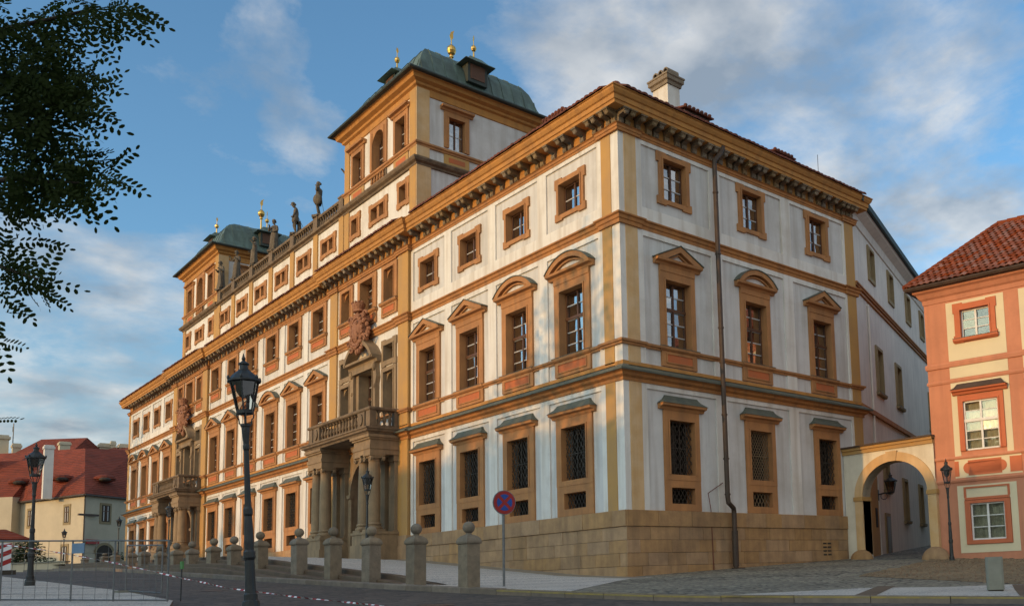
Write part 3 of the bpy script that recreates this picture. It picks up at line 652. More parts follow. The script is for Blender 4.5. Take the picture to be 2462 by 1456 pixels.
eave_row((RP[0]-eo, PD-eo), (RP[1]+eo, PD-eo), 15.38); eave_row((RP[1]+eo, -eo), (eo, -eo), 15.38); eave_row((eo, -eo), (eo, SE+eo), 15.38)
tag(part('eave_tiles', mb, 'tile_dark', palace), kind='stuff')
# brackets under the cornice
bm_ = MB()
bm_.prism_x([(0.0, -.42), (-.06, -.42), (-.10, -.36), (-.12, -.26), (-.09, -.20), (-.16, -.16), (-.30, -.14), (-.40, -.10), (-.44, -.03), (-.44, .0), (0, 0)], -.10, .10)
bm_.prism_x([(-.46, .0), (-.46, -.045), (0, -.045), (0, 0)], -.135, .135)
bm_.ball((0, -.36, -.13), .075, 8, 6, (1.35, .8, .9)); bm_.ball((0, -.09, -.34), .055, 8, 6, (1.3, .8, 1.0))
bme = bm_.mesh('bracket', 'bracket')
def bracket(T, u, y): ob('bracket', bme, palace, mat=T @ Matrix.Translation((u, y-.03, 14.882)))
def wing_br(T, us, bay, y=0.0):
    for u in us:
        for k in (0, 1):
            c = u + (k-.5)*bay/2*1.0
            bracket(T, c, y)
            for s_ in (-1, 1): bracket(T, c + bay/4 + s_*.155, y)
wing_br(TM, RB, 3.34); wing_br(TM, LB, 3.0); wing_br(TS, [.63+1.26*i*1.5 for i in range(0)], 3.78)
for i in range(9):
    c_ = .75+1.26*i
    bracket(TS, c_, 0)
    for s_ in (-1, 1): bracket(TS, c_+.63+s_*.155, 0)
for u in (-.30, -.02): bracket(TM, u, -.03)
for u in (.02, .30, 11.85, 12.1): bracket(TS, u, -.03)
for i, u in enumerate(CB):
    for k in range(4): bracket(TM, u + (k-1.5)*.53, 0)
    for s_ in (-1, 1): bracket(TM, u+1.635+s_*.15, 0)
for (a, b) in (RP, LP):
    n = 15
    for k in range(n): bracket(TM, a+.18+(b-a-.36)*k/(n-1), PD)

# ------------------------------------------------------------------ stone plinth
blocks = [0]
def plinth(T, u0, u1, gz, rows, depth, skip=None, wr=(.7, 1.35), sub=palace):
    for r in range(len(rows)-1):
        z0, z1 = rows[r], rows[r+1]; top = (r == len(rows)-2); u = u0 - random.uniform(0, .5)
        while u < u1:
            w = random.uniform(*wr) * (1.15 if top else 1); a, b = max(u, u0), min(u+w, u1); u += w
            if b-a < .12: continue
            if z1 < min(gz(a), gz(b)) - .04: continue
            g = MB(); e = .004; pr = depth + (0.04 if top else 0) + random.uniform(-.006, .008)
            g.bbox(a+e, b-e, -pr, .02, z0+e, z1-e if not top else z1, .008); ob('stone_block', g.mesh('stone_block', 'sandstone'), sub, mat=T.copy()); blocks[0] += 1
    mb = MB(); mb.box(u0+.02, u1-.02, -depth+.02, .0, rows[0]-.3, rows[-1]-.03); ob('plinth_core', mb.mesh('plinth_core', 'mortar'), sub, mat=T.copy())
rw = [-.42, .02, .40, .80, 1.20, 1.62, ZPL]
plinth(TM, RP[1], .065, zt, rw, .065)
plinth(TS, -.065, 11.2, lambda y: zr(0, y), rw, .065)
plinth(TM, LP[1], RP[0], zt, [.6, 1.1, 1.60, ZPL], .065, wr=(.9, 1.6))
plinth(TM, XL, LP[0], zt, [1.2, 1.66, ZPL], .065, wr=(1.0, 1.8))
for a, b in (RP, LP):
    for (p, q) in ((a, a+.82), (b-.92, b)):
        mb = MB(); mb.box(p-.05, q+.05, PD-.16, .0, -.2, 1.72); mb.box(p-.02, q+.02, PD-.12, .0, 1.72, ZPL+.02); part('pilaster_pedestal', mb, 'sandstone', palace)
# drain pipe on the side front
mb = MB()
px_ = .40; PY0, PY1, PY2 = 3.94, 4.0, 4.38
mb.tube([(.50, 4.30, 14.95), (.46, 4.22, 14.7), (px_, PY0, 14.35), (px_, PY0, 14.1), (px_, PY1, 2.62), (px_, PY1+.03, 2.42), (.33, PY2-.05, 2.25), (.30, PY2, 2.1), (.30, PY2, .30), (.32, PY2+.02, .14)], .085, 10)
for z in (13.2, 11.0, 8.4, 7.2, 5.4, 3.9, 2.7): mb.lathe([(.105, z-.025), (.105, z+.025)], px_, PY0+(PY1-PY0)*(14.1-z)/11.5, 10)
mb.box(.16, .40, PY2-.06, PY2+.34, .10, .26); mb.lathe([(.108, .3), (.108, 1.5)], .30, PY2, 10)
part('drainpipe', mb, 'pipe', palace, smooth=False)
mb = MB(); mb.tube([(.085, 3.55, .12), (.085, 3.52, 1.55), (.09, 3.50, 2.2), (.07, 3.42, 2.75), (.09, 4.1, 3.12)], .014, 5); part('lightning_rod_cable', mb, 'door', palace)
mb = MB()
for i in range(2):
    for k in range(4): mb.box(.066, .078, 9.35+i*.27, 9.55+i*.27, .62+k*.14, .68+k*.14)
part('cellar_vent', mb, 'dark', palace)
# ------------------------------------------------------------------ portals with balconies
def baluster_mesh(h, r, mat):
    g = MB(); g.lathe([(r*1.0, 0), (r*1.0, h*.08), (r*.55, h*.12), (r*.6, h*.2), (r*1.0, h*.36), (r*.8, h*.5), (r*.42, h*.72), (r*.5, h*.84), (r*1.0, h*.9), (r*1.0, h)], n=8)
    return g.mesh('baluster', mat, smooth=False)
def sidewin(u, y):
    return [(u, 7.40, dict(w=.92, h=1.98, fl=.26, ft=.2, inarch=True, sash='six', frame='portal', dep=.45)),
            (u, 9.88, dict(w=.92, h=.68, fl=.22, ft=.22, fb=.22, ears=.05, sash='one', frame='portal', curt=False, dep=.45)),
            (u, 12.50, dict(w=.92, h=1.50, fl=.29, ft=.2, inarch=True, sash='six', sill=True, apron=.52, frame='frame', dep=.45))]
for pi_, (a, b) in enumerate((RP, LP)):
    c = PC[pi_]; k_ = (b-a)/8.2; gz = zt(c)
    ws = sidewin(c-2.27*k_, PD) + sidewin(c+2.27*k_, PD) + [(c, 12.50, dict(w=1.32, h=1.50, fl=.33, ft=.2, sash='ten', sill=True, apron=.52, dep=.45)),
          (c, 7.0, dict(w=1.36, h=2.70, fl=.36, ft=.26, sash='ten', frame='portal', dep=.5))]
    dw = 1.40*k_; spring = 4.25; top = spring+dw
    hs = [hole(k, u, z) for u, z, k in ws] + [(c-dw, c+dw, -1, top)]
    wall('wall', a, b, -.5, 14.9, hs, PD, TM, 'white')
    mb = MB()
    for xx in (a, b): mb.face([(xx, PD, -.5), (xx, .02, -.5), (xx, .02, 14.9), (xx, PD, 14.9)])
    part('wall_return', mb, 'ochre', palace)
    for u, z, kw in ws: add_window(palace, TM, u, z, yoff=PD, **kw)
    # stone ground-floor front of the portal
    mb = MB(); x0, x1 = a+.83, b-.93; yf = PD-.05
    wall_grid(mb, x0, x1, -.5, ZB0-.01, [(c-dw, c+dw, -1, top)], yf)
    A = [(c-dw*cos(pi*i/18), spring+dw*sin(pi*i/18)) for i in range(19)]
    for i in range(18):
        (xa, za), (xb, zb) = A[i], A[i+1]
        mb.face([(xa, yf, za), (xb, yf, zb), (xb, yf, top), (xa, yf, top)]); mb.face([(xa, yf, za), (xb, yf, zb), (xb, .9, zb), (xa, .9, za)])
    for xx in (c-dw, c+dw): mb.face([(xx, yf, -.5), (xx, .9, -.5), (xx, .9, spring), (xx, yf, spring)])
    part('portal_front', mb, 'portal', palace)
    mb = MB()      # archivolt and imposts
    for i in range(18):
        (xa, za), (xb, zb) = A[i], A[i+1]
        def o_(x, z, f): return (c+(x-c)*f, spring+(z-spring)*f)
        mb.prism_y([(xa, za), (xb, zb), o_(xb, zb, 1.16), o_(xa, za, 1.16)], yf-.08, yf)
    for sx in (-1, 1):
        xx = c+sx*dw*1.08; mb.box(xx-.15, xx+.15, yf-.07, yf, gz, spring-.14); mb.box(xx-.19, xx+.19, yf-.14, yf, spring-.15, spring+.02)
    part('archivolt', mb, 'portal', palace)
    mb = MB(); mb.prism_x([(yf-.05, top-.1), (yf-.30, top+.15), (yf-.55, top+.42), (yf-.62, 6.33), (yf, 6.33), (yf, top-.15)], c-.2, c+.2); mb.ball((c, yf-.42, top+.22), .16, 10, 6, (1.2, 1, 1)); part('keystone', mb, 'portal', palace)
    # door leaves
    mb = MB(); mb.face([(c-dw-.1, .7, gz-.2), (c+dw+.1, .7, gz-.2), (c+dw+.1, .7, top+.1), (c-dw-.1, .7, top+.1)])
    for sx in (-1, 1):
        for (za, zb) in ((gz+.2, gz+1.0), (gz+1.15, gz+2.0), (gz+2.15, spring-.15)): mb.box(c+sx*.7*k_-.42, c+sx*.7*k_+.42, .655, .7, za, zb)
    mb.box(c-dw, c+dw, .62, .7, spring-.08, spring+.08); mb.box(c-.05, c+.05, .64, .7, gz, spring)
    part('door', mb, 'door', palace)
    # columns in pairs, pedestals, entablature blocks
    cy = -1.10
    for sx in (-1, 1):
        xs = sorted((c+sx*2.05*k_, c+sx*2.98*k_))
        mb = MB(); mb.box(xs[0]-.42, xs[1]+.42, cy-.42, -.1, gz-.5, gz+.55); mb.box(xs[0]-.36, xs[1]+.36, cy-.36, -.1, gz+.55, gz+.98); mb.box(xs[0]-.40, xs[1]+.40, cy-.40, -.1, gz+.98, gz+1.08)
        part('pedestal', mb, 'portal', palace)
        for x in xs:
            z0 = gz+1.08; zt_ = 5.55; H = zt_-z0; r = .255
            mb = MB(); mb.box(x-.34, x+.34, cy-.34, cy+.34, z0, z0+.10)
            mb.lathe([(.335, z0+.10), (.35, z0+.15), (.335, z0+.2), (.28, z0+.22), (.275, z0+.26), (.31, z0+.30), (.30, z0+.34), (r, z0+.38), (r, z0+H*.4), (r*.96, z0+H*.65), (r*.85, zt_-.30), (r*.93, zt_-.28), (r*.93, zt_-.25), (r*.86, zt_-.24), (r*.95, zt_-.17), (r*1.2, zt_-.12)], x, cy, 20)
            part('column', mb, 'portal', palace, smooth=False)
            mb = MB(); mb.box(x-.33, x+.33, cy-.33, cy+.33, zt_-.07, zt_); mb.prism_y([(x-.30, zt_-.16), (x+.30, zt_-.16), (x+.30, zt_-.07), (x-.30, zt_-.07)], cy-.26, cy+.26)
            for s2 in (-1, 1):
                for s3 in (-1, 1):
                    mb.tube([(x+s2*.27, cy+s3*.20, zt_-.18), (x+s2*.27, cy+s3*.31, zt_-.18)], .10, 10); mb.ball((x+s2*.27, cy+s3*.31, zt_-.18), .045, 6, 4)
            part('capital', mb, 'portal', palace)
            mb = MB(); mb.box(x-.24, x+.24, yf-.16, yf, gz+1.08, zt_-.25); mb.box(x-.30, x+.30, yf-.22, yf, gz+.98, gz+1.15); mb.box(x-.30, x+.30, yf-.22, yf, zt_-.25, zt_); part('pilaster', mb, 'portal', palace)
        mb = MB(); p0, p1 = xs[0]-.34, xs[1]+.34
        for (e, za, zb) in ((0, 5.55, 5.76), (.03, 5.76, 5.92), (-.01, 5.92, 6.16), (.06, 6.16, 6.24), (.12, 6.24, 6.36)): mb.box(p0-e, p1+e, cy-.33-e, PD, za, zb+.001)
        part('entablature', mb, 'portal', palace)
    # balcony slab and parapet
    bx = 3.36*k_; yb = -1.50
    mb = MB(); mb.sweep([(c-bx, PD), (c-bx, yb), (c+bx, yb), (c+bx, PD)], [(-.2, 6.36), (.02, 6.36), (.06, 6.44), (.16, 6.48), (.17, 6.56), (.22, 6.58), (.22, 6.64), (-.3, 6.66)])
    mb.box(c-bx+.05, c+bx-.05, yb+.05, PD, 6.37, 6.655); part('balcony_slab', mb, 'balcony', palace)
    mb = MB(); zr0, zr1 = 7.38, 7.53
    mb.sweep([(c-bx+.08, PD), (c-bx+.08, yb+.08), (c+bx-.08, yb+.08), (c+bx-.08, PD)], [(-.22, zr0), (.0, zr0), (.05, zr0+.04), (.06, zr0+.11), (.02, zr1), (-.25, zr1)])
    part('balcony_rail', mb, 'balcony', palace)
    mb = MB(); mb.sweep([(c-bx+.08, PD), (c-bx+.08, yb+.08), (c+bx-.08, yb+.08), (c+bx-.08, PD)], [(-.22, 6.655), (.02, 6.655), (.02, 6.76), (-.22, 6.76)]); part('balcony_kerb', mb, 'balcony', palace)
    for (xa, xb) in ((c-bx+.08, c-bx+.50), (c-bx+.62, c-bx+1.30), (c+bx-1.30, c+bx-.62), (c+bx-.50, c+bx-.08)):
        mb = MB(); mb.box(xa, xb, yb+.08, yb+.32, 6.74, zr0+.01)
        if xb-xa > .5:
            xm = (xa+xb)/2; mb.lathe([(.20, 0), (.20, .05), (.15, .05)], 0, 0, 14)
            # oval boss on the front
            mb.v = mb.v[:8] + [(xm+v[0]*1.0, yb+.08-v[2], 7.07+v[1]*1.25) for v in mb.v[8:]]
        part('balcony_pier', mb, 'balcony', palace)
    for sx in (-1, 1):
        mb = MB(); x = c+sx*(bx-.2); mb.box(x-.12, x+.12, PD-.25, PD, 6.74, zr0+.01); part('balcony_pier', mb, 'balcony', palace)
    bal = baluster_mesh(.64, .085, 'balcony'); n = 13
    for i in range(n): ob('baluster', bal, palace, (c-bx+1.42+(2*bx-2.84)*i/(n-1), yb+.2, 6.745))
    for sx in (-1, 1):
        for i in range(3): ob('baluster', bal, palace, (c+sx*(bx-.2), yb+.50+i*.24, 6.745))
    # framed balcony door: side scrolls, broken pediment, coat of arms
    mb = MB(); y = PD
    for sx in (-1, 1):
        mb.prism_y([(c+sx*1.04, 7.0), (c+sx*1.26, 7.0), (c+sx*1.26, 9.0), (c+sx*1.36, 9.3), (c+sx*1.26, 9.75), (c+sx*1.26, 10.0), (c+sx*1.04, 10.0)], y-.20, y)
        mb.ball((c+sx*1.17, y-.22, 9.75), .14, 10, 6, (.9, .8, 1.3)); mb.ball((c+sx*1.17, y-.2, 8.9), .09, 8, 6, (.9, .8, 1.3))
    mb.prism_x([(y, 9.96), (y-.22, 9.96), (y-.26, 10.08), (y-.46, 10.12), (y-.48, 10.22), (y, 10.24)], c-1.5, c+1.5)
    mb.box(c-1.25, c+1.25, y-.24, y, 9.72, 9.97)
    for sx in (-1, 1):      # broken segmental pediment
        r, zc = 1.75, 9.35
        for i in range(7):
            a0_, a1_ = radians(30+i*7), radians(30+(i+1)*7)
            f = lambda rr, aa: (c+sx*rr*cos(aa)*.98, zc+rr*sin(aa))
            mb.prism_y([f(r, a0_), f(r, a1_), f(r-.17, a1_), f(r-.17, a0_)], y-.50, y)
        mb.tube([(c+sx*.47, y-.48, 10.93), (c+sx*.47, y, 10.93)], .17, 12)
    part('broken_pediment', mb, 'portal', palace)
    random.seed(11+pi_)
    mb = MB(); yc = y-.40; zc_ = 11.55
    n = 26; V = []; F = []                                                     # domed oval shield facing the square
    for i, (r, dy) in enumerate(((.02, -.26), (.25, -.24), (.42, -.18), (.50, -.10), (.52, -.16), (.60, -.18), (.66, -.10), (.68, .05))):
        for k in range(n): t = 2*pi*k/n; V.append((c+r*.92*cos(t), yc+dy, zc_+r*1.12*sin(t)))
    for i in range(7):
        for k in range(n): F.append((i*n+k, i*n+(k+1) % n, (i+1)*n+(k+1) % n, (i+1)*n+k))
    mb.raw(V, F)
    for i in range(34):                                                        # acanthus and strapwork rim
        t = 2*pi*i/34; rr = .98 + .14*sin(4*t+.6)+random.uniform(-.07, .07); s_ = random.uniform(.075, .135)
        mb.ball((c+.74*rr*cos(t), yc+random.uniform(-.12, .12), zc_+.90*rr*sin(t)), s_, 7, 5, (random.uniform(.8, 1.5), .9, random.uniform(.8, 1.5)))
    for i in range(20):
        t = 2*pi*i/20+.1; mb.ball((c+.60*cos(t), yc-.14, zc_+.74*sin(t)), random.uniform(.05, .085), 6, 4, (1.2, .8, 1.2))
    for sx in (-1, 1):                                                         # side volutes
        for (cx0, cz0, r0) in ((.74, 12.18, .20), (.84, 11.10, .19), (.56, 10.74, .16)):
            mb.tube([(c+sx*(cx0+r0*(1-k/12)*cos(k*.8)), yc-.04-.01*k, cz0+r0*(1-k/12)*sin(k*.8)) for k in range(11)], .055, 6)
    for k in range(26): mb.ball((c+random.uniform(-.34, .34), yc-.22, zc_+random.uniform(-.42, .42)), random.uniform(.03, .055), 5, 4, (1.2, .7, 1.3))
    mb.lathe([(.26, 12.42), (.33, 12.45), (.31, 12.52), (.29, 12.54), (.37, 12.70), (.40, 12.80), (.26, 12.84), (.20, 12.92), (.06, 12.98)], c, yc-.02, 14, 1, .7)   # crown
    for k in range(7): t = pi*k/6; mb.ball((c-.38*cos(t), yc-.02-.26*sin(t), 12.84), .055, 6, 5)
    o = part('coat_of_arms', mb, 'arms', palace, smooth=False); o['label'] = 'reddish carved crowned cartouche with scrolls'
random.seed(21)
# ------------------------------------------------------------------ roofs, attic and towers
AY = .40
roof = MB()
ez = 15.40; sl_ = tan(radians(24))
def hipquad(pts): roof.face(pts)
rg = 7.2; rz_ = ez+(rg+.65)*sl_
roof.face([(XL-.65, -.65, ez), (.65, -.65, ez), (-rg, rg, rz_), (XL-.65, rg, rz_)])
roof.face([(.65, -.65, ez), (.65, SE+.65, ez), (-rg, SE+.65, rz_), (-rg, rg, rz_)])
roof.face([(XL-.65, rg, rz_), (-rg, rg, rz_), (-rg, 2*rg+1, ez), (XL-.65, 2*rg+1, ez)])
rf = part('roof', roof, 'tile_dark', palace)
mb = MB(); p0, p1 = Vector((.72, -.72, 15.50)), Vector((-rg, rg, rz_+.08)); n = 26
for i in range(2, n): mb.ball(p0.lerp(p1, i/n), .12, 8, 5, (1.3, 1.3, .7))
tag(ob('hip_tiles', mb.mesh('hip_tiles', 'tile'), rf), kind='stuff')
# chimney
mb = MB(); cxm, cym = -2.55, 4.45
mb.box(cxm-.42, cxm+.42, cym-.30, cym+.30, 16.4, 18.42)
ch = ob('chimney', mb.mesh('chimney', 'white'), rf)
mb = MB(); mb.sweep([(cxm-.42, cym+.30), (cxm-.42, cym-.30), (cxm+.42, cym-.30), (cxm+.42, cym+.30), (cxm-.42, cym+.30), (cxm-.42, cym-.30)], [(0, 18.36), (.05, 18.36), (.07, 18.48), (.13, 18.52), (.13, 18.66), (.16, 18.68), (.16, 18.74), (-.3, 18.76)]); mb.box(cxm-.44, cxm+.44, cym-.32, cym+.32, 18.6, 18.75)
for k in (-1, 0, 1):
    for i in range(8):
        a0_, a1_ = pi*i/8, pi*(i+1)/8; f = lambda r, t: (cxm+k*.29+r*cos(t), 18.92+r*sin(t)*1.0)
        mb.prism_y([f(.145, a0_), f(.145, a1_), f(.095, a1_), f(.095, a0_)], cym-.28, cym+.28)
    for sx in (-1, 1): mb.box(cxm+k*.29+sx*.12-.025, cxm+k*.29+sx*.12+.025, cym-.28, cym+.28, 18.74, 18.93)
ob('chimney_crown', mb.mesh('chimney_crown', 'bracket'), rf)
# low dormers
def dormer(x, y, z, rot, w=1.5, d=1.6):
    g = MB(); g.box(-w/2, w/2, -d, d, -1.2, .30)
    o = ob('dormer', g.mesh('dormer', 'browncap'), rf, (x, y, z), rot)
    g = MB(); g.prism_x([(-d-.12, .30), (-d-.12, .36), (d, .66), (d, .58)], -w/2-.12, w/2+.12); 
    for i in range(int((w+.24)/.2)): g.ball((-w/2-.05+i*.2, -d-.10, .37), .085, 6, 4)
    ob('dormer_roof', g.mesh('dormer_roof', 'tile_dark'), rf, (x, y, z), rot)
dormer(-1.6, 4.55, 16.52, pi/2, 1.25, .6); dormer(-1.6, 9.3, 16.42, pi/2, 1.1, .6); dormer(-9.9, 1.75, 16.62, 0, 1.1, .6); dormer(-4.8, 1.6, 16.68, 0, 1.2, .6)
mb = MB(); mb.tube([(-.5, 10.9, 15.9), (-.5, 10.9, 17.1)], .012, 5); ob('lightning_rod', mb.mesh('lightning_rod', 'iron'), rf)
# attic between the towers
TW = 3.80; TC = [-18.28, -45.75]
AT = dict(w=1.36, h=.58, fl=.27, ft=.22, fb=.18, ears=.04, twin=.22, sash='one', dep=.3, frame='frame', curt=False, sill=False)
ax0, ax1 = TC[1]+TW, TC[0]-TW
wall('attic_wall', ax0, ax1, 15.2, 18.6, [hole(AT, u, 17.14) for u in CB], AY, TM, 'white')
for u in CB: add_window(palace, TM, u, 17.14, yoff=AY, **AT)
posts = [ax0+.35] + [(CB[i]+CB[i+1])/2 for i in range(5)] + [ax1-.35]
for i, u in enumerate(posts):
    mb = MB(); mb.box(u-.28, u+.28, AY-.07, AY+.02, 15.3, 18.5); part('attic_pilaster', mb, 'ochre', palace)
mb = MB(); mb.sweep([(ax0, AY), (ax1, AY)], [(0, 18.42), (.06, 18.42), (.08, 18.52), (.20, 18.56), (.22, 18.66), (-.4, 18.68)]); part('attic_cornice', mb, 'balcony', palace)
mb = MB(); mb.sweep([(ax0, AY), (ax1, AY)], [(0, 18.68), (0.05, 18.68), (.05, 18.78), (-.25, 18.78)]); mb.sweep([(ax0, AY), (ax1, AY)], [(-.25, 19.30), (.04, 19.30), (.07, 19.36), (.06, 19.43), (-.26, 19.44)]); part('roof_balustrade_rail', mb, 'balcony', palace)
bal = baluster_mesh(.53, .08, 'balcony')
for i, u in enumerate(posts):
    mb = MB(); mb.box(u-.27, u+.27, AY-.09, AY+.30, 18.68, 19.47); mb.box(u-.31, u+.31, AY-.13, AY+.33, 19.47, 19.55); part('balustrade_pier', mb, 'balcony', palace)
    if i < len(posts)-1:
        n = 9
        for k in range(n): ob('baluster', bal, palace, (u+.42+(posts[i+1]-u-.84)*k/(n-1), AY+.08, 18.775))
# towers
def tower(tc, name):
    x0, x1 = tc-TW, tc+TW; y0, y1 = AY, 6.9
    tw = part(name, (lambda g: (g.box(x0+.01, x1-.3, y0+.5, y1, 15.2, 22.2), g)[1])(MB()), 'panel', palace)
    sw = [(tc-2.55, 17.12, dict(w=.62, h=.72, fl=.25, ft=.24, fb=.2, ears=.05, sash='one', curt=False, dep=.3)), (tc+2.55, 17.12, dict(w=.62, h=.72, fl=.25, ft=.24, fb=.2, ears=.05, sash='one', curt=False, dep=.3)), (tc, 17.14, dict(AT)),
          (tc-2.3, 19.62, dict(w=.95, h=1.46, fl=.25, ft=.25, sash='six', curt=False, dep=.35, ped='flat', pedz=.06, pedw=1.85)), (tc+2.3, 19.62, dict(w=.95, h=1.46, fl=.25, ft=.25, sash='six', curt=False, dep=.35, ped='flat', pedz=.06, pedw=1.85)),
          (tc, 19.62, dict(w=1.22, h=1.80, fl=.27, ft=.24, arch=True, sash='six', curt=False, dep=.4))]
    wl = wall('tower_wall', x0, x1, 15.2, 22.2, [hole(k, u, z) for u, z, k in sw], y0, TM, 'white')
    for u, z, kw in sw: add_window(palace, TM, u, z, yoff=y0, **kw)
    TR = Matrix.Translation((x1, 0, 0)) @ TS
    rwn = (2.28, 19.62, dict(w=.80, h=1.46, fl=.22, ft=.26, sash='four', curt=False, dep=.3, ped='flat', pedz=.06, pedw=1.6))
    wall('tower_wall', y0, y1, 15.2, 22.2, [hole(rwn[2], rwn[0], rwn[1])], 0, TR, 'panel')
    add_window(palace, TR, rwn[0], rwn[1], **rwn[2])
    TLm = Matrix.Translation((x0, 0, 0)) @ Matrix.Rotation(-pi/2, 4, 'Z')
    wall('tower_wall', -y1, -y0, 15.2, 22.2, [], 0, TLm, 'panel')
    # corner pilasters
    for (a, b) in ((x0, x0+.55), (x1-.62, x1)):
        
        for zz in ((15.3, 18.5), (18.85, 22.0)): mb = MB(); mb.box(a, b, y0-.06, y0+.02, *zz); part('tower_pilaster', mb, 'ochre', palace)
    for bb in ((x1-.02, x1+.06, y0-.06, y0+.62, 15.3, 18.5), (x1-.02, x1+.06, y0-.06, y0+.55, 18.85, 22.0), (x1-.02, x1+.05, y1-.5, y1, 18.85, 22.0)): mb = MB(); mb.box(*bb); part('tower_pilaster', mb, 'ochre_worn', palace)
    pth = [(x0, y1), (x0, y0), (x1, y0), (x1, y1)]
    mb = MB(); mb.sweep(pth, [(0, 18.40), (.08, 18.42), (.10, 18.50), (.22, 18.56), (.28, 18.66), (.28, 18.72), (.1, 18.80), (0, 18.82)]); part('tower_belt', mb, 'balcony', palace)
    mb = MB(); mb.sweep(pth, [(0, 19.30), (.07, 19.31), (.08, 19.38), (.14, 19.42), (.14, 19.50), (0, 19.53)]); part('tower_sill_course', mb, 'frame', palace)
    for u in (tc-2.3, tc+2.3):
        mb = MB(); mb.box(u-.72, u+.72, y0-.05, y0, 18.84, 19.29); part('apron', mb, 'ochre', palace); mb = MB(); mb.box(u-.48, u+.48, y0-.058, y0-.051, 18.93, 19.18); part('apron_panel', mb, 'red', palace)
    mb = MB(); mb.box(x1, x1+.05, 2.28-.62, 2.28+.62, 18.84, 19.29); part('apron', mb, 'ochre', palace); mb = MB(); mb.box(x1+.05, x1+.058, 2.28-.4, 2.28+.4, 18.95, 19.17); part('apron_panel', mb, 'red', palace)
    mb = MB(); mb.box(tc-.85, tc+.85, y0-.04, y0, 18.84, 19.29); part('balustrade_panel', mb, 'balcony', palace)
    bl = baluster_mesh(.44, .08, 'frame')
    for k in range(5): ob('baluster', bl, palace, (tc-.6+.3*k, y0-.08, 18.84))
    mb = MB(); mb.sweep(pth, [(0, 21.72), (.05, 21.74), (.06, 21.88), (.03, 21.90), (.03, 22.06), (.14, 22.12), (.16, 22.22), (.34, 22.30), (.38, 22.44), (.46, 22.48), (.46, 22.52), (-.3, 22.53)]); part('tower_cornice', mb, 'cornice', palace)
    # bell-shaped copper roof
    g = MB(); ov = .62; cx_, cy_ = tc, (y0+y1)/2; hx, hy = TW+ov, (y1-y0)/2+ov
    prof = [(0, 22.50), (.02, 22.57), (.35, 22.68), (.62, 22.92), (.78, 23.28), (.90, 23.72), (1.06, 24.2), (1.34, 24.66), (1.80, 25.0), (2.45, 25.25), (hy-.05, 25.46)]
    prof = [(i_, 22.5+(z_-22.5)*.90) for i_, z_ in prof]
    rings = []
    for ins, z in prof:
        a, b = hx-ins, hy-ins; rings.append([(cx_-a, cy_-b, z), (cx_+a, cy_-b, z), (cx_+a, cy_+b, z), (cx_-a, cy_+b, z)])
    for i in range(len(rings)-1):
        for k in range(4): g.face([rings[i][k], rings[i][(k+1) % 4], rings[i+1][(k+1) % 4], rings[i+1][k]])
    g.face(rings[-1]); g.face(list(reversed(rings[0])))
    rfm = g.mesh('tower_roof', 'copper', merge=True); tr = ob('tower_roof', rfm, palace)
    mb = MB()      # standing seams
    for k in range(1, 12):
        t = -1+2*k/12
        for face in range(3):
            pts = []
            for ins, z in prof:
                a, b = hx-ins, hy-ins
                if face == 0: pts.append((cx_+t*(hx-.3), cy_-b-.01, z+.01)) if abs(t*(hx-.3)) < a+.01 else None
                elif face == 1: pts.append((cx_+a+.01, cy_+t*(hy-.3), z+.01)) if abs(t*(hy-.3)) < b+.01 else None
                else: pts.append((cx_-a-.01, cy_+t*(hy-.3), z+.01)) if abs(t*(hy-.3)) < b+.01 else None
            if len(pts) > 2: mb.tube(pts, .022, 4)
    ob('standing_seams', mb.mesh('standing_seams', 'copper'), tr)
    mb = MB(); mb.sweep([(cx_-hx, cy_+hy), (cx_-hx, cy_-hy), (cx_+hx, cy_-hy), (cx_+hx, cy_+hy)], [(-.3, 22.49), (.02, 22.49), (.05, 22.54), (.02, 22.60), (-.1, 22.60)]); ob('gutter', mb.mesh('gutter', 'copper_dark'), tr)
    # lucarnes
    def lucarne(x, y, rot, dz=0):
        g = MB(); g.box(-.50, .50, 0, 1.8, 22.75, 23.72); o = ob('lucarne', g.mesh('lucarne', 'copper_dark'), tr, (x, y, dz), rot)
        g = MB(); g.box(-.36, .36, -.03, .03, 22.92, 23.62); ob('lucarne_shutter', g.mesh('lucarne_shutter', 'wood'), tr, (x, y, dz), rot)
        g = MB(); lv = [(.78, 23.68, -.30), (.74, 23.74, -.26), (.55, 23.82, -.12), (.40, 24.0, .05), (.30, 24.12, .15), (.0, 24.2, .3)]
        for i in range(len(lv)-1):
            (wa, za, ya), (wb, zb, yb) = lv[i], lv[i+1]
            g.face([(-wa, ya, za), (wa, ya, za), (wb, yb, zb), (-wb, yb, zb)])
            for sx in (-1, 1): g.face([(sx*wa, ya, za), (sx*wa, 2.0, za), (sx*wb, 2.0, zb), (sx*wb, yb, zb)])
        g.face([(-.78, -.30, 23.68), (.78, -.30, 23.68), (.78, 2, 23.68), (-.78, 2, 23.68)]); ob('lucarne_roof', g.mesh('lucarne_roof', 'copper'), tr, (x, y, dz), rot)
        g = MB(); g.lathe([(.05, 24.1), (.035, 24.5), (.03, 24.52), (.09, 24.55), (.125, 24.63), (.13, 24.70), (.09, 24.79), (.02, 24.83), (.012, 25.2)], 0, .35, 10); g.prism_x([(.35, 25.0), (.42, 25.1), (.40, 25.25), (.33, 25.32), (.30, 25.15)], -.01, .01)
        ob('small_orb', g.mesh('small_orb', 'gold'), tr, (x, y, dz), rot)
    lucarne(tc, y0+.50, 0, .62); lucarne(x1+.05, cy_-.3, pi/2, .48); lucarne(x0-.05, cy_-.3, -pi/2, .48)
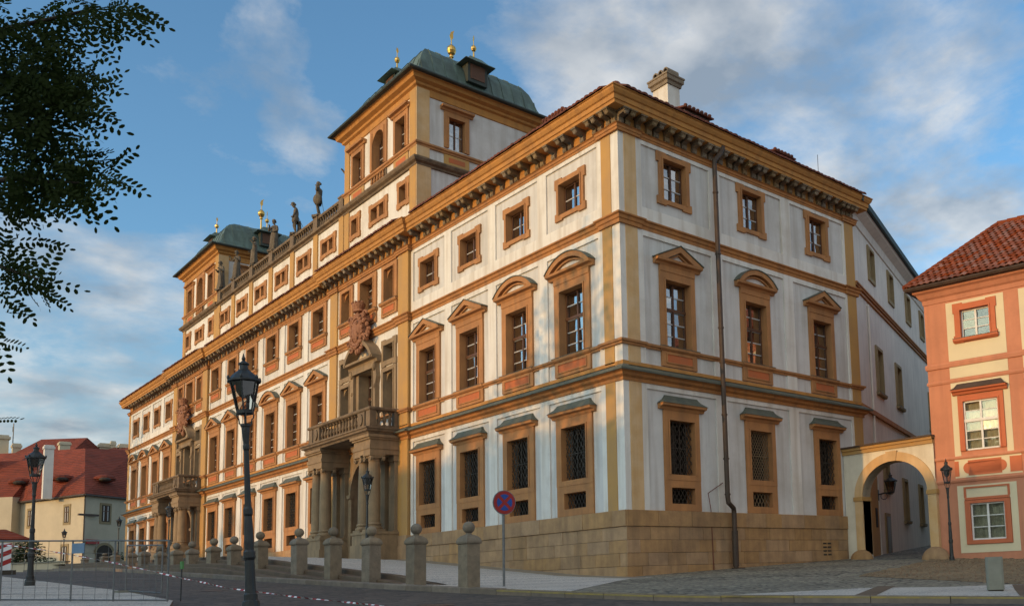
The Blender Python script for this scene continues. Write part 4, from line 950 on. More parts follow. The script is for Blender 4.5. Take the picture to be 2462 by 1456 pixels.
    g = MB(); oy = cy_+.45; dz = .22; g.lathe([(.14, 24.9), (.07, 25.4)]+[(r, z+dz) for r, z in ((.05, 26.30), (.11, 26.34), (.11, 26.42), (.06, 26.46), (.17, 26.54), (.225, 26.68), (.23, 26.76), (.20, 26.88), (.10, 26.99), (.03, 27.03), (.018, 27.45))], tc, oy, 14)
    g.prism_x([(oy+a_, b_+dz) for a_, b_ in ((-.02, 27.25), (.10, 27.42), (.09, 27.65), (.16, 27.85), (-.02, 27.72), (-.10, 27.5))], tc-.012, tc+.012)
    ob('golden_orb', g.mesh('golden_orb', 'gold', smooth=False), tr)
tower(TC[0], 'tower'); tower(TC[1], 'tower')
# ------------------------------------------------------------------ plain wing along the lane
LA = radians(111.8)
TLn = Matrix.Translation((0, SE, 0)) @ Matrix.Rotation(LA, 4, 'Z')
lw = []
for u, zz in ((3.1, 12.85), (6.9, 12.85), (10.9, 12.85), (14.6, 12.85), (19.5, 12.85), (24, 12.85)): lw.append((u, zz, dict(w=.85, h=1.25, fl=.17, ft=.17, fb=.17, sash='six', curt=False, frame='bgframe')))
for u, zz in ((3.7, 7.75), (7.6, 7.75), (16.0, 7.75), (20, 7.75)): lw.append((u, zz, dict(w=.95, h=1.95, fl=.17, ft=.17, fb=.12, sash='ten', curt=False, frame='bgframe', sill=True)))
for u, zz, hh in ((3.9, 3.45, 1.25), (7.7, 2.25, 1.9), (11.5, 2.25, 1.9), (16, 2.4, 1.6)): lw.append((u, zz, dict(w=.75, h=hh, fl=.15, ft=.15, fb=.12, sash='four', curt=False, frame='bgframe', sill=True)))
wall('lane_wall', 0, 34, -1, 15.2, [hole(k, u, z) for u, z, k in lw], 0, TLn, 'graywall')
for u, z, kw in lw: add_window(palace, TLn, u, z, **kw)
mb = MB(); mb.box(0, 34, -.10, 0, 11.75, 11.83); mb.box(0, 34, -.14, 0, 11.83, 11.90); mb.box(0, 34, -.08, 0, 11.55, 11.60); ob('lane_string', mb.mesh('lane_string', 'string'), palace, mat=TLn.copy())
mb = MB(); mb.box(0, 34, -.12, 0, 6.55, 6.75); ob('lane_string', mb.mesh('lane_string', 'string'), palace, mat=TLn.copy())
mb = MB(); mb.prism_x([(0, 14.5), (-.06, 14.52), (-.12, 14.85), (-.42, 15.05), (-.45, 15.18), (0, 15.22)], -.2, 34); ob('lane_cornice', mb.mesh('lane_cornice', 'graywall'), palace, mat=TLn.copy())
mb = MB(); mb.prism_x([(-.62, 15.16), (-.66, 15.34), (4, 17.4), (4, 17.2)], -.25, 34); ob('lane_roof', mb.mesh('lane_roof', 'copper_dark'), palace, mat=TLn.copy())
mb = MB(); mb.box(3.2, 4.15, -.05, .02, -.5, 2.45); ob('door_frame', mb.mesh('door_frame', 'bgframe'), palace, mat=TLn.copy()); mb = MB(); mb.box(3.33, 4.02, -.07, -.052, -.5, 2.3); ob('lane_door', mb.mesh('lane_door', 'wood'), palace, mat=TLn.copy())
mb = MB(); mb.box(.15, 1.75, -.10, .0, -.5, 4.75); ob('lane_gate_leaf', mb.mesh('lane_gate_leaf', 'ochre'), palace, mat=TLn.copy()); mb = MB(); mb.box(1.15, 1.45, -.13, -.102, 1.75, 2.55); ob('notice_board', mb.mesh('notice_board', 'dark'), palace, mat=TLn.copy())
for pp, rr in (([(2.0, -.06, -.3), (2.0, -.06, 11.4)], .05), ([(17.3, -.1, 0), (17.3, -.1, 15.1)], .08)): mb = MB(); mb.tube(pp, rr, 6); ob('lane_pipe', mb.mesh('lane_pipe', 'graywall' if rr < .06 else 'copper_dark'), palace, mat=TLn.copy())
# back walls closing the wing
mb = MB(); mb.face([(XL, 15.0, -.5), (-4, 15.0, -.5), (-4, 15.0, 15.5), (XL, 15.0, 15.5)]); mb.face([(XL, 0, -.5), (XL, 15, -.5), (XL, 15, 15.4), (XL, 0, 15.4)]); part('back_wall', mb, 'graywall', palace)
# ------------------------------------------------------------------ ground sheets
def sheet(name, pts_fn, us, vs, zf, mat, kind='structure', label=None):
    V = []; F = []
    for v in vs:
        for u in us:
            x, y = pts_fn(u, v); V.append((x, y, zf(x, y)))
    n = len(us)
    for j in range(len(vs)-1):
        for i in range(n-1): F.append((j*n+i, j*n+i+1, (j+1)*n+i+1, (j+1)*n+i))
    mb = MB(); mb.raw(V, F); o = ob(name, mb.mesh(name, mat, fixn=False)); tag(o, label, kind=kind); return o
def poly_sheet(name, pts, zf, mat, off=0.0, kind='structure', cuts=40):
    """flat polygon laid on the ground height, subdivided so that it follows the slope"""
    bm = bmesh.new(); vs_ = [bm.verts.new((x, y, 0)) for x, y in pts]; bm.faces.new(vs_)
    xs = [p[0] for p in pts]; ys = [p[1] for p in pts]
    def cutall(lo, hi, ax, step):
        t = lo+step
        while t < hi:
            no = [0, 0, 0]; no[ax] = 1; co = [0, 0, 0]; co[ax] = t
            bmesh.ops.bisect_plane(bm, geom=bm.verts[:]+bm.edges[:]+bm.faces[:], plane_co=co, plane_no=no); t += step
    cutall(min(xs), max(xs), 0, 2.0); cutall(min(ys), max(ys), 1, 2.5)
    for z_ in (0.0,):
        bmesh.ops.bisect_plane(bm, geom=bm.verts[:]+bm.edges[:]+bm.faces[:], plane_co=(0, z_, 0), plane_no=(0, 1, 0))
    for v in bm.verts: v.co.z = zf(v.co.x, v.co.y)+off
    bmesh.ops.triangulate(bm, faces=bm.faces[:])
    me = bpy.data.meshes.new(name); bm.to_mesh(me); bm.free(); me.materials.append(M[mat]); o = ob(name, me); tag(o, kind=kind); return o
xs_ = [-600, -400, -250, -160, -130, -110] + [-100+2*i for i in range(81)] + [70, 90, 130, 200, 400, 600]
ys_ = [-600, -300, -150, -90, -60, -40, -30, -20, -14, -10, -7, -4, -2, 0, 2, 5, 10, 15, 20, 30, 40, 60, 100, 200, 400, 600]
sheet('road', lambda u, v: (u, v), xs_, ys_, zr, 'asphalt')
KERB = [(-70, -7.75), (-40, -7.75), (-10, -7.70), (-4, -7.60), (1.3, -7.40), (4.2, -7.05), (6.5, -6.70), (8.5, -6.25), (9.9, -5.65), (11.4, -4.60), (14.1, -2.70), (20, 1.5), (30, 8.5)]
def kerb_y(x):
    for (xa, ya), (xb, yb) in zip(KERB, KERB[1:]):
        if xa <= x <= xb: return ya+(yb-ya)*(x-xa)/(xb-xa)
    return KERB[-1][1]
zp = lambda x, y: zr(x, y)+.10
kb = [(x, kerb_y(x)) for x in (2.5, 4.2, 6.5, 8.5, 9.9, 11.4, 14.1, 20, 30)]
poly_sheet('lane', [(-30, 60), (-30, 30), (-12, 26), (-1, 12.0), (-1, -1), (1.0, -1.2)] + kb + [(40, 60)], zp, 'lane')
# terrace in front of the palace with steps down to the street
tx = [XL-4] + [-60+2*i for i in range(29)] + [-2.2, 0, 1.2]
def lift(x, y): return .22*min(1, max(0, (.8-x)/2.5))*min(1, max(0, (-y-.9)/5.5))
sheet('terrace', lambda u, v: (u, v), tx, [-6.45, -5, -3, -1.0, .05], lambda x, y: zt(x)+lift(x, y)+.004, 'mosaic')
poly_sheet('sidewalk', [(-.6, -7.42), (1.3, -7.25), (4.2, -6.90), (6.2, -6.60), (2.4, -2.3), (1.3, -.95), (-.6, -.95)], zp, 'mosaic', .006)
sheet('wall_border', lambda u, v: (u, v), tx[:-1] + [1.0], [-.95, -.07], lambda x, y: max(zt(x), zp(x, 0))+.010, 'slab')
def step_row(name, off, y0, y1):
    xs = [-45+1.5*i for i in range(31)] + [.7, 1.3]; mb = MB(); V = []; F = []
    for x in xs:
        z = zt(x)+lift(x, -6.5)-off; V += [(x, y0, z-.6), (x, y0, z-.02), (x, y0+.02, z), (x, y1, z)]
    for i in range(len(xs)-1):
        for k in range(3): F.append((i*4+k, i*4+4+k, i*4+5+k, i*4+1+k))
    mb.raw(V, F); o = ob(name, mb.mesh(name, 'step', fixn=False)); tag(o, kind='structure')
step_row('step', .0, -6.62, -6.44); step_row('step', .13, -6.92, -6.60); step_row('step', .26, -7.22, -6.90); step_row('step', .39, -7.46, -7.20)
# kerb stones
kroot = ob('kerb', None); tag(kroot, kind='structure')
def kerb_line(x0, x1, h0, step=1.15):
    x = x0; i = 0
    while x < x1:
        xb = x+step*random.uniform(.85, 1.1); a = Vector((x, kerb_y(x))); b = Vector((xb, kerb_y(xb))); d = (b-a).normalized(); n = Vector((d.y, -d.x))
        low = .118 if 3.5 < x < 8.6 else h0+.01
        mb = MB(); q = []
        b2 = b-d*.012
        for p in (a, b2):
            for oo in (0, -.28):
                pp = p+n*oo; q.append((pp.x, pp.y))
        z = [zr(*q[0]), zr(*q[1]), zr(*q[2]), zr(*q[3])]
        V = [(q[0][0], q[0][1], z[0]-.1), (q[2][0], q[2][1], z[2]-.1), (q[2][0], q[2][1], z[2]+low-.015), (q[0][0], q[0][1], z[0]+low-.015),
             (q[0][0]-n.x*.02, q[0][1]-n.y*.02, z[0]+low), (q[2][0]-n.x*.02, q[2][1]-n.y*.02, z[2]+low), (q[3][0], q[3][1], z[2]+low), (q[1][0], q[1][1], z[0]+low), (q[1][0], q[1][1], z[0]-.1), (q[3][0], q[3][1], z[2]-.1)]
        mb.raw(V, [(0, 1, 2, 3), (3, 2, 5, 4), (4, 5, 6, 7), (0, 3, 4, 7, 8), (1, 9, 6, 5, 2)])
        ks = ob('kerb_stone', mb.mesh('kerb_stone', 'kerb', fixn=False), kroot)
        if x > 3.8:
            mb = MB(); e = .012
            def off(p, t): return (p[0]+n.x*t, p[1]+n.y*t)
            A, B = off(q[0], -.035), off(q[2], -.035); C_, D = off(q[2], -.13), off(q[0], -.13)
            mb.face([(A[0], A[1], z[0]+low+.004), (B[0], B[1], z[2]+low+.004), (C_[0], C_[1], z[2]+low+.004), (D[0], D[1], z[0]+low+.004)])
            A, B = off(q[0], .003), off(q[2], .003); mb.face([(A[0], A[1], z[0]+low-.045), (B[0], B[1], z[2]+low-.045), (B[0], B[1], z[2]+low-.012), (A[0], A[1], z[0]+low-.012)]); ob('yellow_line', mb.mesh('yellow_line', 'yellow', fixn=False), ks)
        x = xb; i += 1
kerb_line(-62, 26, .12)
# pale mosaic strip by the right-hand kerb, with dark cross bands
def along(t, off):
    """point at kerb x = t, shifted off metres behind the kerb"""
    y = kerb_y(t); d = Vector((.02, kerb_y(t+.01)-kerb_y(t-.01))).normalized(); return (t-d.y*off, y+d.x*off)
strip = [along(9.6, .30), along(11.4, .3), along(14.1, .3), along(20, .3), along(26, .3), along(26, 4.6), along(20, 4.6), along(14.5, 4.4), along(12.0, 3.6)]
poly_sheet('sidewalk', strip, zp, 'mosaic', .006)
for t0, t1 in ((11.9, 11.9), (14.3, 14.3)):
    poly_sheet('paving_band', [along(t0-.16, .3), along(t0+.16, .3), along(t1+.5, 4.3), along(t1+.18, 4.3)], zp, 'step', .011)
# brown cobbles in front of the orange house: real stones
random.seed(5)
mb = MB(); cnt = 0
pa = [(3.9, 11.0), (6.9, 2.4), (12.5, 1.2), (18, 4.5), (26, 10), (24, 16), (12, 13)]
def inside(x, y, poly):
    r = False; j = len(poly)-1
    for i in range(len(poly)):
        if (poly[i][1] > y) != (poly[j][1] > y) and x < (poly[j][0]-poly[i][0])*(y-poly[i][1])/(poly[j][1]-poly[i][1])+poly[i][0]: r = not r
        j = i
    return r
poly_sheet('cobble_bed', pa, zp, 'brownlane', .008)
y = 1.0
while y < 13.5:
    x = 3.8 + random.uniform(0, .1)
    while x < 17:
        w = random.uniform(.16, .26)
        if inside(x+w/2, y+.07, pa):
            h = random.uniform(.015, .05); a = random.uniform(-.2, .2); cx0, cy0 = x+w/2, y+random.uniform(-.02, .02)+.07; z = zp(cx0, cy0)+.004
            V = []
            for (sx, sy, zz, s_) in [(-1, -1, 0, 1), (1, -1, 0, 1), (1, 1, 0, 1), (-1, 1, 0, 1), (-1, -1, h, .72), (1, -1, h, .72), (1, 1, h, .72), (-1, 1, h, .72)]:
                lx, ly = sx*w*.47*s_, sy*.068*s_; V.append((cx0+lx*cos(a)-ly*sin(a), cy0+lx*sin(a)+ly*cos(a), z+zz))
            mb.raw(V, [(4, 5, 6, 7), (0, 1, 5, 4), (1, 2, 6, 5), (2, 3, 7, 6), (3, 0, 4, 7)]); cnt += 1
        x += w
    y += .15
o = ob('cobblestones', mb.mesh('cobblestones', 'cobble', fixn=False)); tag(o, 'brown cobblestones laid in front of the orange house', 'cobblestones', kind='stuff')
# pale paved square edge at the lower left
poly_sheet('square_paving', [(-60, -12.75), (-17.3, -12.75), (-2.3, -12.55), (3.0, -12.85), (5.0, -13.4), (6.4, -14.3), (7.2, -15.5), (7.6, -18), (7.6, -40), (-60, -40)], zr, 'mosaic', .10)
mb = MB(); pts = [(-60, -12.75), (-17.3, -12.75), (-2.3, -12.55), (3.0, -12.85), (5.0, -13.4), (6.4, -14.3), (7.2, -15.5), (7.6, -18)]
for (xa, ya), (xb, yb) in zip(pts, pts[1:]):
    mb.face([(xa, ya, zr(xa, ya)-.05), (xb, yb, zr(xb, yb)-.05), (xb, yb, zr(xb, yb)+.10), (xa, ya, zr(xa, ya)+.10)])
tag(ob('square_kerb', mb.mesh('square_kerb', 'kerb', fixn=False)), kind='structure')

# manhole covers and gully grates in the street
for (mx_, my_, mr_) in ((6.5, -9.6, .32), (-3.0, -10.5, .32), (11.0, -8.4, .30)):
    mb = MB(); n = 20; mb.raw([(mx_+mr_*cos(2*pi*k/n), my_+mr_*sin(2*pi*k/n), zr(mx_+mr_*cos(2*pi*k/n), my_)+.006) for k in range(n)], [tuple(range(n))]); tag(ob('manhole_cover', mb.mesh('manhole_cover', 'iron', fixn=False)), kind='structure')
# ------------------------------------------------------------------ gateway over the lane
gate = thing('gateway', 'pale plastered gateway wall with ochre arch joining palace and orange house', 'gateway', (2.1, 11.1, zp(2.1, 11)))
def gpart(name, mb, mat, smooth=False): return part(name, mb, mat, gate, smooth, loc=(-2.1, -11.1, -zp(2.1, 11)))
gx0, gx1, gc, gw, gs, gr = .02, 4.12, 2.33, 1.46, 2.80, 1.24
mb = MB(); A = [(gc-gw*cos(pi*i/24), gs+gr*sin(pi*i/24)) for i in range(25)]
for (ya, fl_) in ((10.92, 0), (11.40, 1)):
    wall_grid(mb, gx0, gx1, -.3, 4.50, [(gc-gw, gc+gw, -1, gs+gr)], ya)
    for i in range(24): mb.face([(A[i][0], ya, A[i][1]), (A[i+1][0], ya, A[i+1][1]), (A[i+1][0], ya, gs+gr), (A[i][0], ya, gs+gr)])
for i in range(24): mb.face([(A[i][0], 10.92, A[i][1]), (A[i+1][0], 10.92, A[i+1][1]), (A[i+1][0], 11.4, A[i+1][1]), (A[i][0], 11.4, A[i][1])])
for x in (gc-gw, gc+gw): mb.face([(x, 10.92, -.3), (x, 11.4, -.3), (x, 11.4, gs), (x, 10.92, gs)])
gpart('wall', mb, 'gatewall')
mb = MB()
for i in range(24):
    f = lambda p: (gc+(p[0]-gc)*(1+.36/gw), gs+(p[1]-gs)*(1+.33/gr)); a_, b_ = A[i], A[i+1]
    if 11 <= i <= 12:
        if i == 11: gpart('arch_ring', mb, 'ochre_worn'); mb = MB()
        continue
    mb.prism_y([a_, b_, f(b_), f(a_)], 10.86, 11.42)
gpart('arch_ring', mb, 'ochre_worn')
for x in (gc-gw-.36, gc+gw): mb = MB(); mb.box(x, x+.36, 10.87, 11.42, .6, gs-.14); gpart('jamb', mb, 'ochre_worn')
for x in (gc-gw-.40, gc+gw-.03): mb = MB(); mb.box(x, x+.43, 10.83, 11.44, gs-.14, gs+.02); gpart('impost', mb, 'ochre')
mb = MB(); f = lambda p, k: (gc+(p[0]-gc)*k, gs+(p[1]-gs)*k); mb.prism_y([f(A[11], 1.0), f(A[13], 1.0), f(A[13], 1.31), f(A[11], 1.31)], 10.82, 11.44); gpart('keystone', mb, 'ochre_worn')
mb = MB(); mb.box(gx0, gx1, 10.86, 11.46, 4.50, 4.70); mb.box(gx0, gx1, 10.80, 11.50, 4.64, 4.74); gpart('coping', mb, 'ochre')
mb = MB(); mb.box(gx0-.02, gx1+.02, 10.74, 11.56, 4.742, 4.80); gpart('coping_cover', mb, 'browncap')
for i, (x, r_) in enumerate(((.80, .50), (4.05, .56))):
    t = thing('guard_stone', ['low rounded guard stone at the left foot of the lane arch', 'rounded sandstone guard stone at the right foot of the lane arch'][i], 'guard stone', (x, 10.75, zp(x, 10.7)), group='guard stones of the arch')
    g = MB(); g.ball((0, 0, 0), r_, 16, 10, (1.0, .55, .85 if i else .72)); part('stone', g, 'sandstone', t, smooth=True)

# ------------------------------------------------------------------ orange corner house
house = thing('corner_house', 'orange and cream plastered house with white windows and red tiled roof', 'house', (4.03, 11, 0), radians(10))
I4 = Matrix.Identity(4)
def hpart(name, mb, mat, smooth=False, parent=None): return part(name, mb, mat, parent or house, smooth)
HB = [1.90, 4.55, 7.20, 9.85]; HE = 11.4
hw = []
for u in HB:
    near = u < 5
    hw += [(u, 8.14, dict(w=1.06, h=1.04, fl=.22, ft=.22, fb=.10, ears=.05, sash='six', frame='oframe', woodm='whitewood', barm='whitewood', curt=False, dep=.20, panes=near, sill=True)),
           (u, 4.09, dict(w=1.25, h=1.76, fl=.20, ft=.22, fb=.0, sash='ten', frame='oframe', woodm='whitewood', barm='whitewood', dep=.10, panes=near)),
           (u, .92, dict(w=1.22, h=1.29, fl=.20, ft=.10, fb=.14, sash='six', frame='oframe', woodm='whitewood', barm='whitewood', dep=.13, panes=near))]
mb = MB(); wall_grid(mb, 0, HE, -.6, 10.0, [hole(k, u, z) for u, z, k in hw], 0)
mb.face([(0, 0, -.6), (0, 9, -.6), (0, 9, 10), (0, 0, 10)]); mb.face([(HE, 0, -.6), (HE, 9, -.6), (HE, 9, 10), (HE, 0, 10)])
rw_ = MB(); rw_.box(-.8, 7, 9.0, 34, -.6, 10.4); hpart('rear_wing', rw_, 'bgwall'); rw_ = MB(); rw_.prism_y([(-1.2, 10.4), (7.4, 10.4), (3.1, 13.2)], 8.7, 34); hpart('rear_roof', rw_, 'tile')
o = ob('wall', mb.mesh('wall', 'orange', fixn=False), house)
for u, z, kw in hw: add_window(house, I4, u, z, **kw)
for u in HB:
    a, b = u-1.06, u+1.06
    mb = MB()
    def ring(z0, z1, wz0, wz1, ww):
        mb.box(a, u-ww, -.018, .01, z0, z1); mb.box(u+ww, b, -.018, .01, z0, z1); mb.box(u-ww, u+ww, -.018, .01, wz1, z1)
        if wz0 > z0: mb.box(u-ww, u+ww, -.018, .01, z0, wz0)
    for rr in ((7.38, 9.54, 7.98, 9.42, .76), (3.92, 6.58, 3.92, 6.09, .83), (.48, 2.86, .76, 2.33, .82)): mb = MB(); ring(*rr); hpart('cream_field', mb, 'cream')
    for bb in ((u-1.06, u+1.06, -.018, .01, 6.74, 7.16), (u-1.09, u+1.30, -.016, .01, 3.14, 3.80)): mb = MB(); mb.box(*bb); hpart('cream_field', mb, 'cream')
    mb = MB(); n = 8; P_ = []
    for (sx, a0) in ((1, -90), (-1, 90)):
        for i in range(n+1):
            t = radians(a0+180*i/n); P_.append((u+sx*.58+.20*cos(t), 3.47+.20*sin(t)))
    mb.prism_y(P_, -.034, -.01); mb.box(u-.60, u+.60, -.034, -.01, 3.20, 3.74); hpart('plaque', mb, 'oframe')
    for sx in (-1, 1):
        mb = MB(); mb.box(u+sx*1.06-.17 if sx > 0 else u-1.09, u+1.31 if sx > 0 else u-.94, -.030, -.01, 3.20, 3.74); hpart('plaque_end', mb, 'oframe')
    mb = MB()
    z = 6.14; P2 = .99
    mb.prism_x([(0, z-.05), (-.10, z-.03), (-.14, z+.05), (-.24, z+.08), (-.25, z+.14), (0, z+.14)], u-P2, u+P2); hpart('hood', mb, 'oframe')
    mb = MB(); lv = [(P2+.03, -.28, z+.142), (P2-.10, -.20, z+.22), (P2-.20, -.10, z+.36)]
    for i in range(2):
        (pa_, ya, za), (pb_, yb_, zb) = lv[i], lv[i+1]; mb.face([(u-pa_, ya, za), (u+pa_, ya, za), (u+pb_, yb_, zb), (u-pb_, yb_, zb)])
        for sx in (-1, 1): mb.face([(u+sx*pa_, ya, za), (u+sx*pa_, 0, za), (u+sx*pb_, 0, zb), (u+sx*pb_, yb_, zb)])
    mb.face([(u-lv[2][0], lv[2][1], lv[2][2]), (u+lv[2][0], lv[2][1], lv[2][2]), (u+lv[2][0], 0, lv[2][2]), (u-lv[2][0], 0, lv[2][2])]); hpart('hood_cover', mb, 'browncap')
    mb = MB(); mb.box(u-.80, u+.80, -.06, 0, 2.33, 2.42); mb.box(u-.82, u+.82, -.05, 0, 2.74, 2.80); mb.box(u-.82, u-.74, -.05, 0, 2.42, 2.74); mb.box(u+.74, u+.82, -.05, 0, 2.42, 2.74); hpart('lintel_frame', mb, 'oframe')
mb = MB(); pth = [(0, 4), (0, 0), (HE, 0), (HE, 3)]
for (z0, z1, pr) in ((7.16, 7.36, .05), (6.58, 6.72, .03), (3.80, 3.92, .05), (2.98, 3.12, .04)): mb.sweep(pth, [(0, z0), (pr, z0+.01), (pr+.02, z1-.06), (pr, z1), (0, z1+.005)])
hpart('string_course', mb, 'orange')
mb = MB(); mb.sweep(pth, [(0, 9.60), (.03, 9.62), (.05, 9.78), (.12, 9.84), (.20, 9.98), (.30, 10.04), (.32, 10.14), (0, 10.16)]); hpart('cornice', mb, 'orange')
mb = MB(); mb.sweep([(0, 4), (0, 0), (HE, 0), (HE, 3)], [(.25, 10.14), (.50, 10.12), (.55, 10.19), (.52, 10.25), (.3, 10.26)]); hpart('gutter', mb, 'browncap')
# roof: sheet below, tiles above
HR = 4.0; HZ0 = 10.22; HZ1 = 13.50; HX = 1.72
mb = MB(); e_ = .5
mb.face([(-e_, -e_, HZ0), (HE+e_, -e_, HZ0), (HE-3, HR, HZ1), (HX, HR, HZ1)]); mb.face([(-e_, 9, HZ0), (-e_, -e_, HZ0), (HX, HR, HZ1)]); mb.face([(HX, HR, HZ1), (HE-3, HR, HZ1), (HE, 9, HZ0), (-e_, 9, HZ0)])
hr = hpart('roof', mb, 'tile')
g = MB(); seg = 6; V = []; F = []; TWd, TLn_ = .235, .36
for (yy, zz) in ((0, .02), (TLn_, 0.0)):
    for k in range(seg+1):
        t = -1+2*k/seg; V.append((t*TWd/2, yy, zz+.055*cos(t*pi*.5)**1.2 + (.012 if k in (0, seg) else 0)))
for k in range(seg): F.append((k, k+1, seg+2+k, seg+1+k))
n0 = len(V)
for k in range(seg+1): V.append((V[k][0], V[k][1], V[k][2]-.02))
for k in range(seg): F.append((k, n0+k, n0+k+1, k+1))
g.raw(V, F); tme = g.mesh('roof_tile', 'tile', fixn=False)
sl = Vector((0, HR+e_, HZ1-HZ0)); L_ = sl.length; sl.normalize(); an = atan2(HZ1-HZ0, HR+e_); rows = int(L_/.30); random.seed(9); nt_ = 0
rest = MB()
for r in range(rows):
    s_ = r*.30; y = -e_ - .05 + sl.y*s_; z = HZ0+.03+sl.z*s_
    xl = -e_ + (HX+e_)*(s_/L_); x = xl+.1
    while x < HE:
        mt = Matrix.Translation((x+random.uniform(-.01, .01), y, z+random.uniform(0, .012))) @ Matrix.Rotation(an-.05, 4, 'X') @ Matrix.Rotation(random.uniform(-.02, .02), 4, 'Z')
        if x < 4.1 and nt_ < 300: ob('roof_tile', tme, hr, mat=mt); nt_ += 1
        elif x < 8: rest.raw([mt @ Vector(v) for v in V], F)
        x += .235
tag(ob('roof_tiles', rest.mesh('roof_tiles', 'tile', fixn=False), hr), kind='stuff')
mb = MB(); pA, pB = Vector((-e_, -e_, HZ0+.06)), Vector((HX, HR, HZ1+.05))
for i in range(17):
    p = pA.lerp(pB, i/17); q = pA.lerp(pB, (i+1.15)/17); mb.tube([p, q], [.12, .10], 8)
for i in range(14): mb.tube([(HX+i*.4, HR, HZ1+.06), (HX+i*.4+.44, HR, HZ1+.05)], [.12, .10], 8)
tag(ob('ridge_tiles', mb.mesh('ridge_tiles', 'tile'), hr), kind='stuff')
# ------------------------------------------------------------------ street lamps
def lamp_parts():
    R = []
    g = MB(); g.lathe([(.15, -.25), (.15, 0), (.14, .08), (.115, .10), (.115, .18), (.095, .20), (.088, .30), (.08, .66), (.10, .70), (.10, .78), (.075, .81), (.082, .93), (.070, 1.2), (.062, 1.29), (.078, 1.32), (.078, 1.39), (.055, 1.43), (.048, 1.9), (.043, 2.24), (.056, 2.27), (.056, 2.31), (.048, 2.34), (.056, 2.42), (.066, 2.5), (.07, 2.58), (.085, 2.60), (.085, 2.63)], n=12); R.append(('post', g.mesh('post', 'iron')))
    g = MB()
    for k in range(4):
        a = pi/4+pi/2*k; g.tube([(r*cos(a), r*sin(a), z) for r, z in ((.07, 2.61), (.10, 2.64), (.105, 2.70), (.135, 2.73), (.14, 2.78))], .012, 5)
    R.append(('bracket', g.mesh('bracket', 'iron')))
    g = MB(); g.lathe([(.10, 2.77), (.15, 2.78), (.155, 2.83), (.12, 2.84)], n=6)
    for k in range(6):
        a = 2*pi*k/6; g.tube([(.142*cos(a), .142*sin(a), 2.82), (.245*cos(a), .245*sin(a), 3.26)], .014, 4); b = 2*pi*(k+1)/6
        g.tube([(.245*cos(a), .245*sin(a), 3.25), (.245*cos(b), .245*sin(b), 3.25)], .018, 4)
    R.append(('lantern_frame', g.mesh('lantern_frame', 'iron')))
    for k in range(6):
        a, b = 2*pi*k/6, 2*pi*(k+1)/6; g = MB(); c0, c1 = .138, .238
        g.face([(c0*cos(a), c0*sin(a), 2.83), (c0*cos(b), c0*sin(b), 2.83), (c1*cos(b), c1*sin(b), 3.25), (c1*cos(a), c1*sin(a), 3.25)]); R.append(('pane', g.mesh('pane', 'lampglass', fixn=False)))
    g = MB(); g.lathe([(.20, 3.24), (.285, 3.25), (.285, 3.275), (.25, 3.30), (.20, 3.35), (.13, 3.40), (.10, 3.42), (.10, 3.43), (.075, 3.44), (.07, 3.50), (.092, 3.51), (.092, 3.53), (.05, 3.55), (.025, 3.57), (.036, 3.60), (.02, 3.63), (.004, 3.68)], n=12)
    for k in range(6):
        a = 2*pi*k/6; g.ball((.272*cos(a), .272*sin(a), 3.30), .026, 6, 4, (1, 1, 1.5))
    R.append(('lantern_roof', g.mesh('lantern_roof', 'iron')))
    g = MB(); g.lathe([(.05, 3.02), (.09, 3.05), (.14, 3.12), (.15, 3.24)], n=10); R.append(('reflector', g.mesh('reflector', 'dark')))
    return R
LP_ = lamp_parts()
def lamp(label, x, y, z, s=1.0, rz=.3):
    t = thing('street_lamp', label, 'street lamp', (x, y, z), rz, 'cast iron gas lamps'); t.scale = (s, s, s)
    for n_, me in LP_: ob(n_, me, t).scale = (.79, .79, 1)
    return t
t = lamp('tall black street lamp in the foreground in front of the palace', 7.72, -13.05, -.17, 1.0, .55)
t.rotation_euler = (Matrix.Rotation(.052, 3, Vector((RX.y, -RX.x, 0))) @ Matrix.Rotation(.55, 3, 'Z')).to_euler()     # the post leans a little
lamp('black street lamp at far left before the red-roofed house', -7.55, -13.45, zr(-7.5, -13)+.16, .99, .2)
lamp('black lamp standing before the columns of the nearer portal', -11.5, -3.0, zt(-11.5), .97)
lamp('black lamp standing before the farther portal', -36.6, -3.3, zt(-36.6), .97)
lamp('slender black lamp at the left corner of the orange house', 5.30, 9.75, zp(5.3, 9.75)-.02, .965, .1)
p = at(283, 1342, 78); lamp('small distant lamp by the left end of the palace', p.x, p.y, p.z, 1.0)
p = at(151, 1362, 74); lamp('small distant lamp by the pale house door', p.x, p.y, p.z, .86)
# lantern on a wall bracket inside the lane
t = thing('wall_lantern', 'black lantern on a wall bracket seen through the arch', 'lantern', tuple(TLn @ Vector((1.9, -.08, 3.15))), LA, None)
for n_, me in LP_[2:]: ob(n_, me, t, (0, -.55, -2.75))
g = MB(); g.tube([(0, 0, 0), (0, -.3, .05), (0, -.55, .0), (0, -.55, .1)], .03, 6); g.box(-.06, .06, -.02, .05, -.25, .2)
for k in range(10): a = 2*pi*k/10; b = 2*pi*(k+1)/10; g.tube([(0, -.24+.14*cos(a), -.08+.14*sin(a)), (0, -.24+.14*cos(b), -.08+.14*sin(b))], .018, 4)
part('bracket', g, 'iron', t)

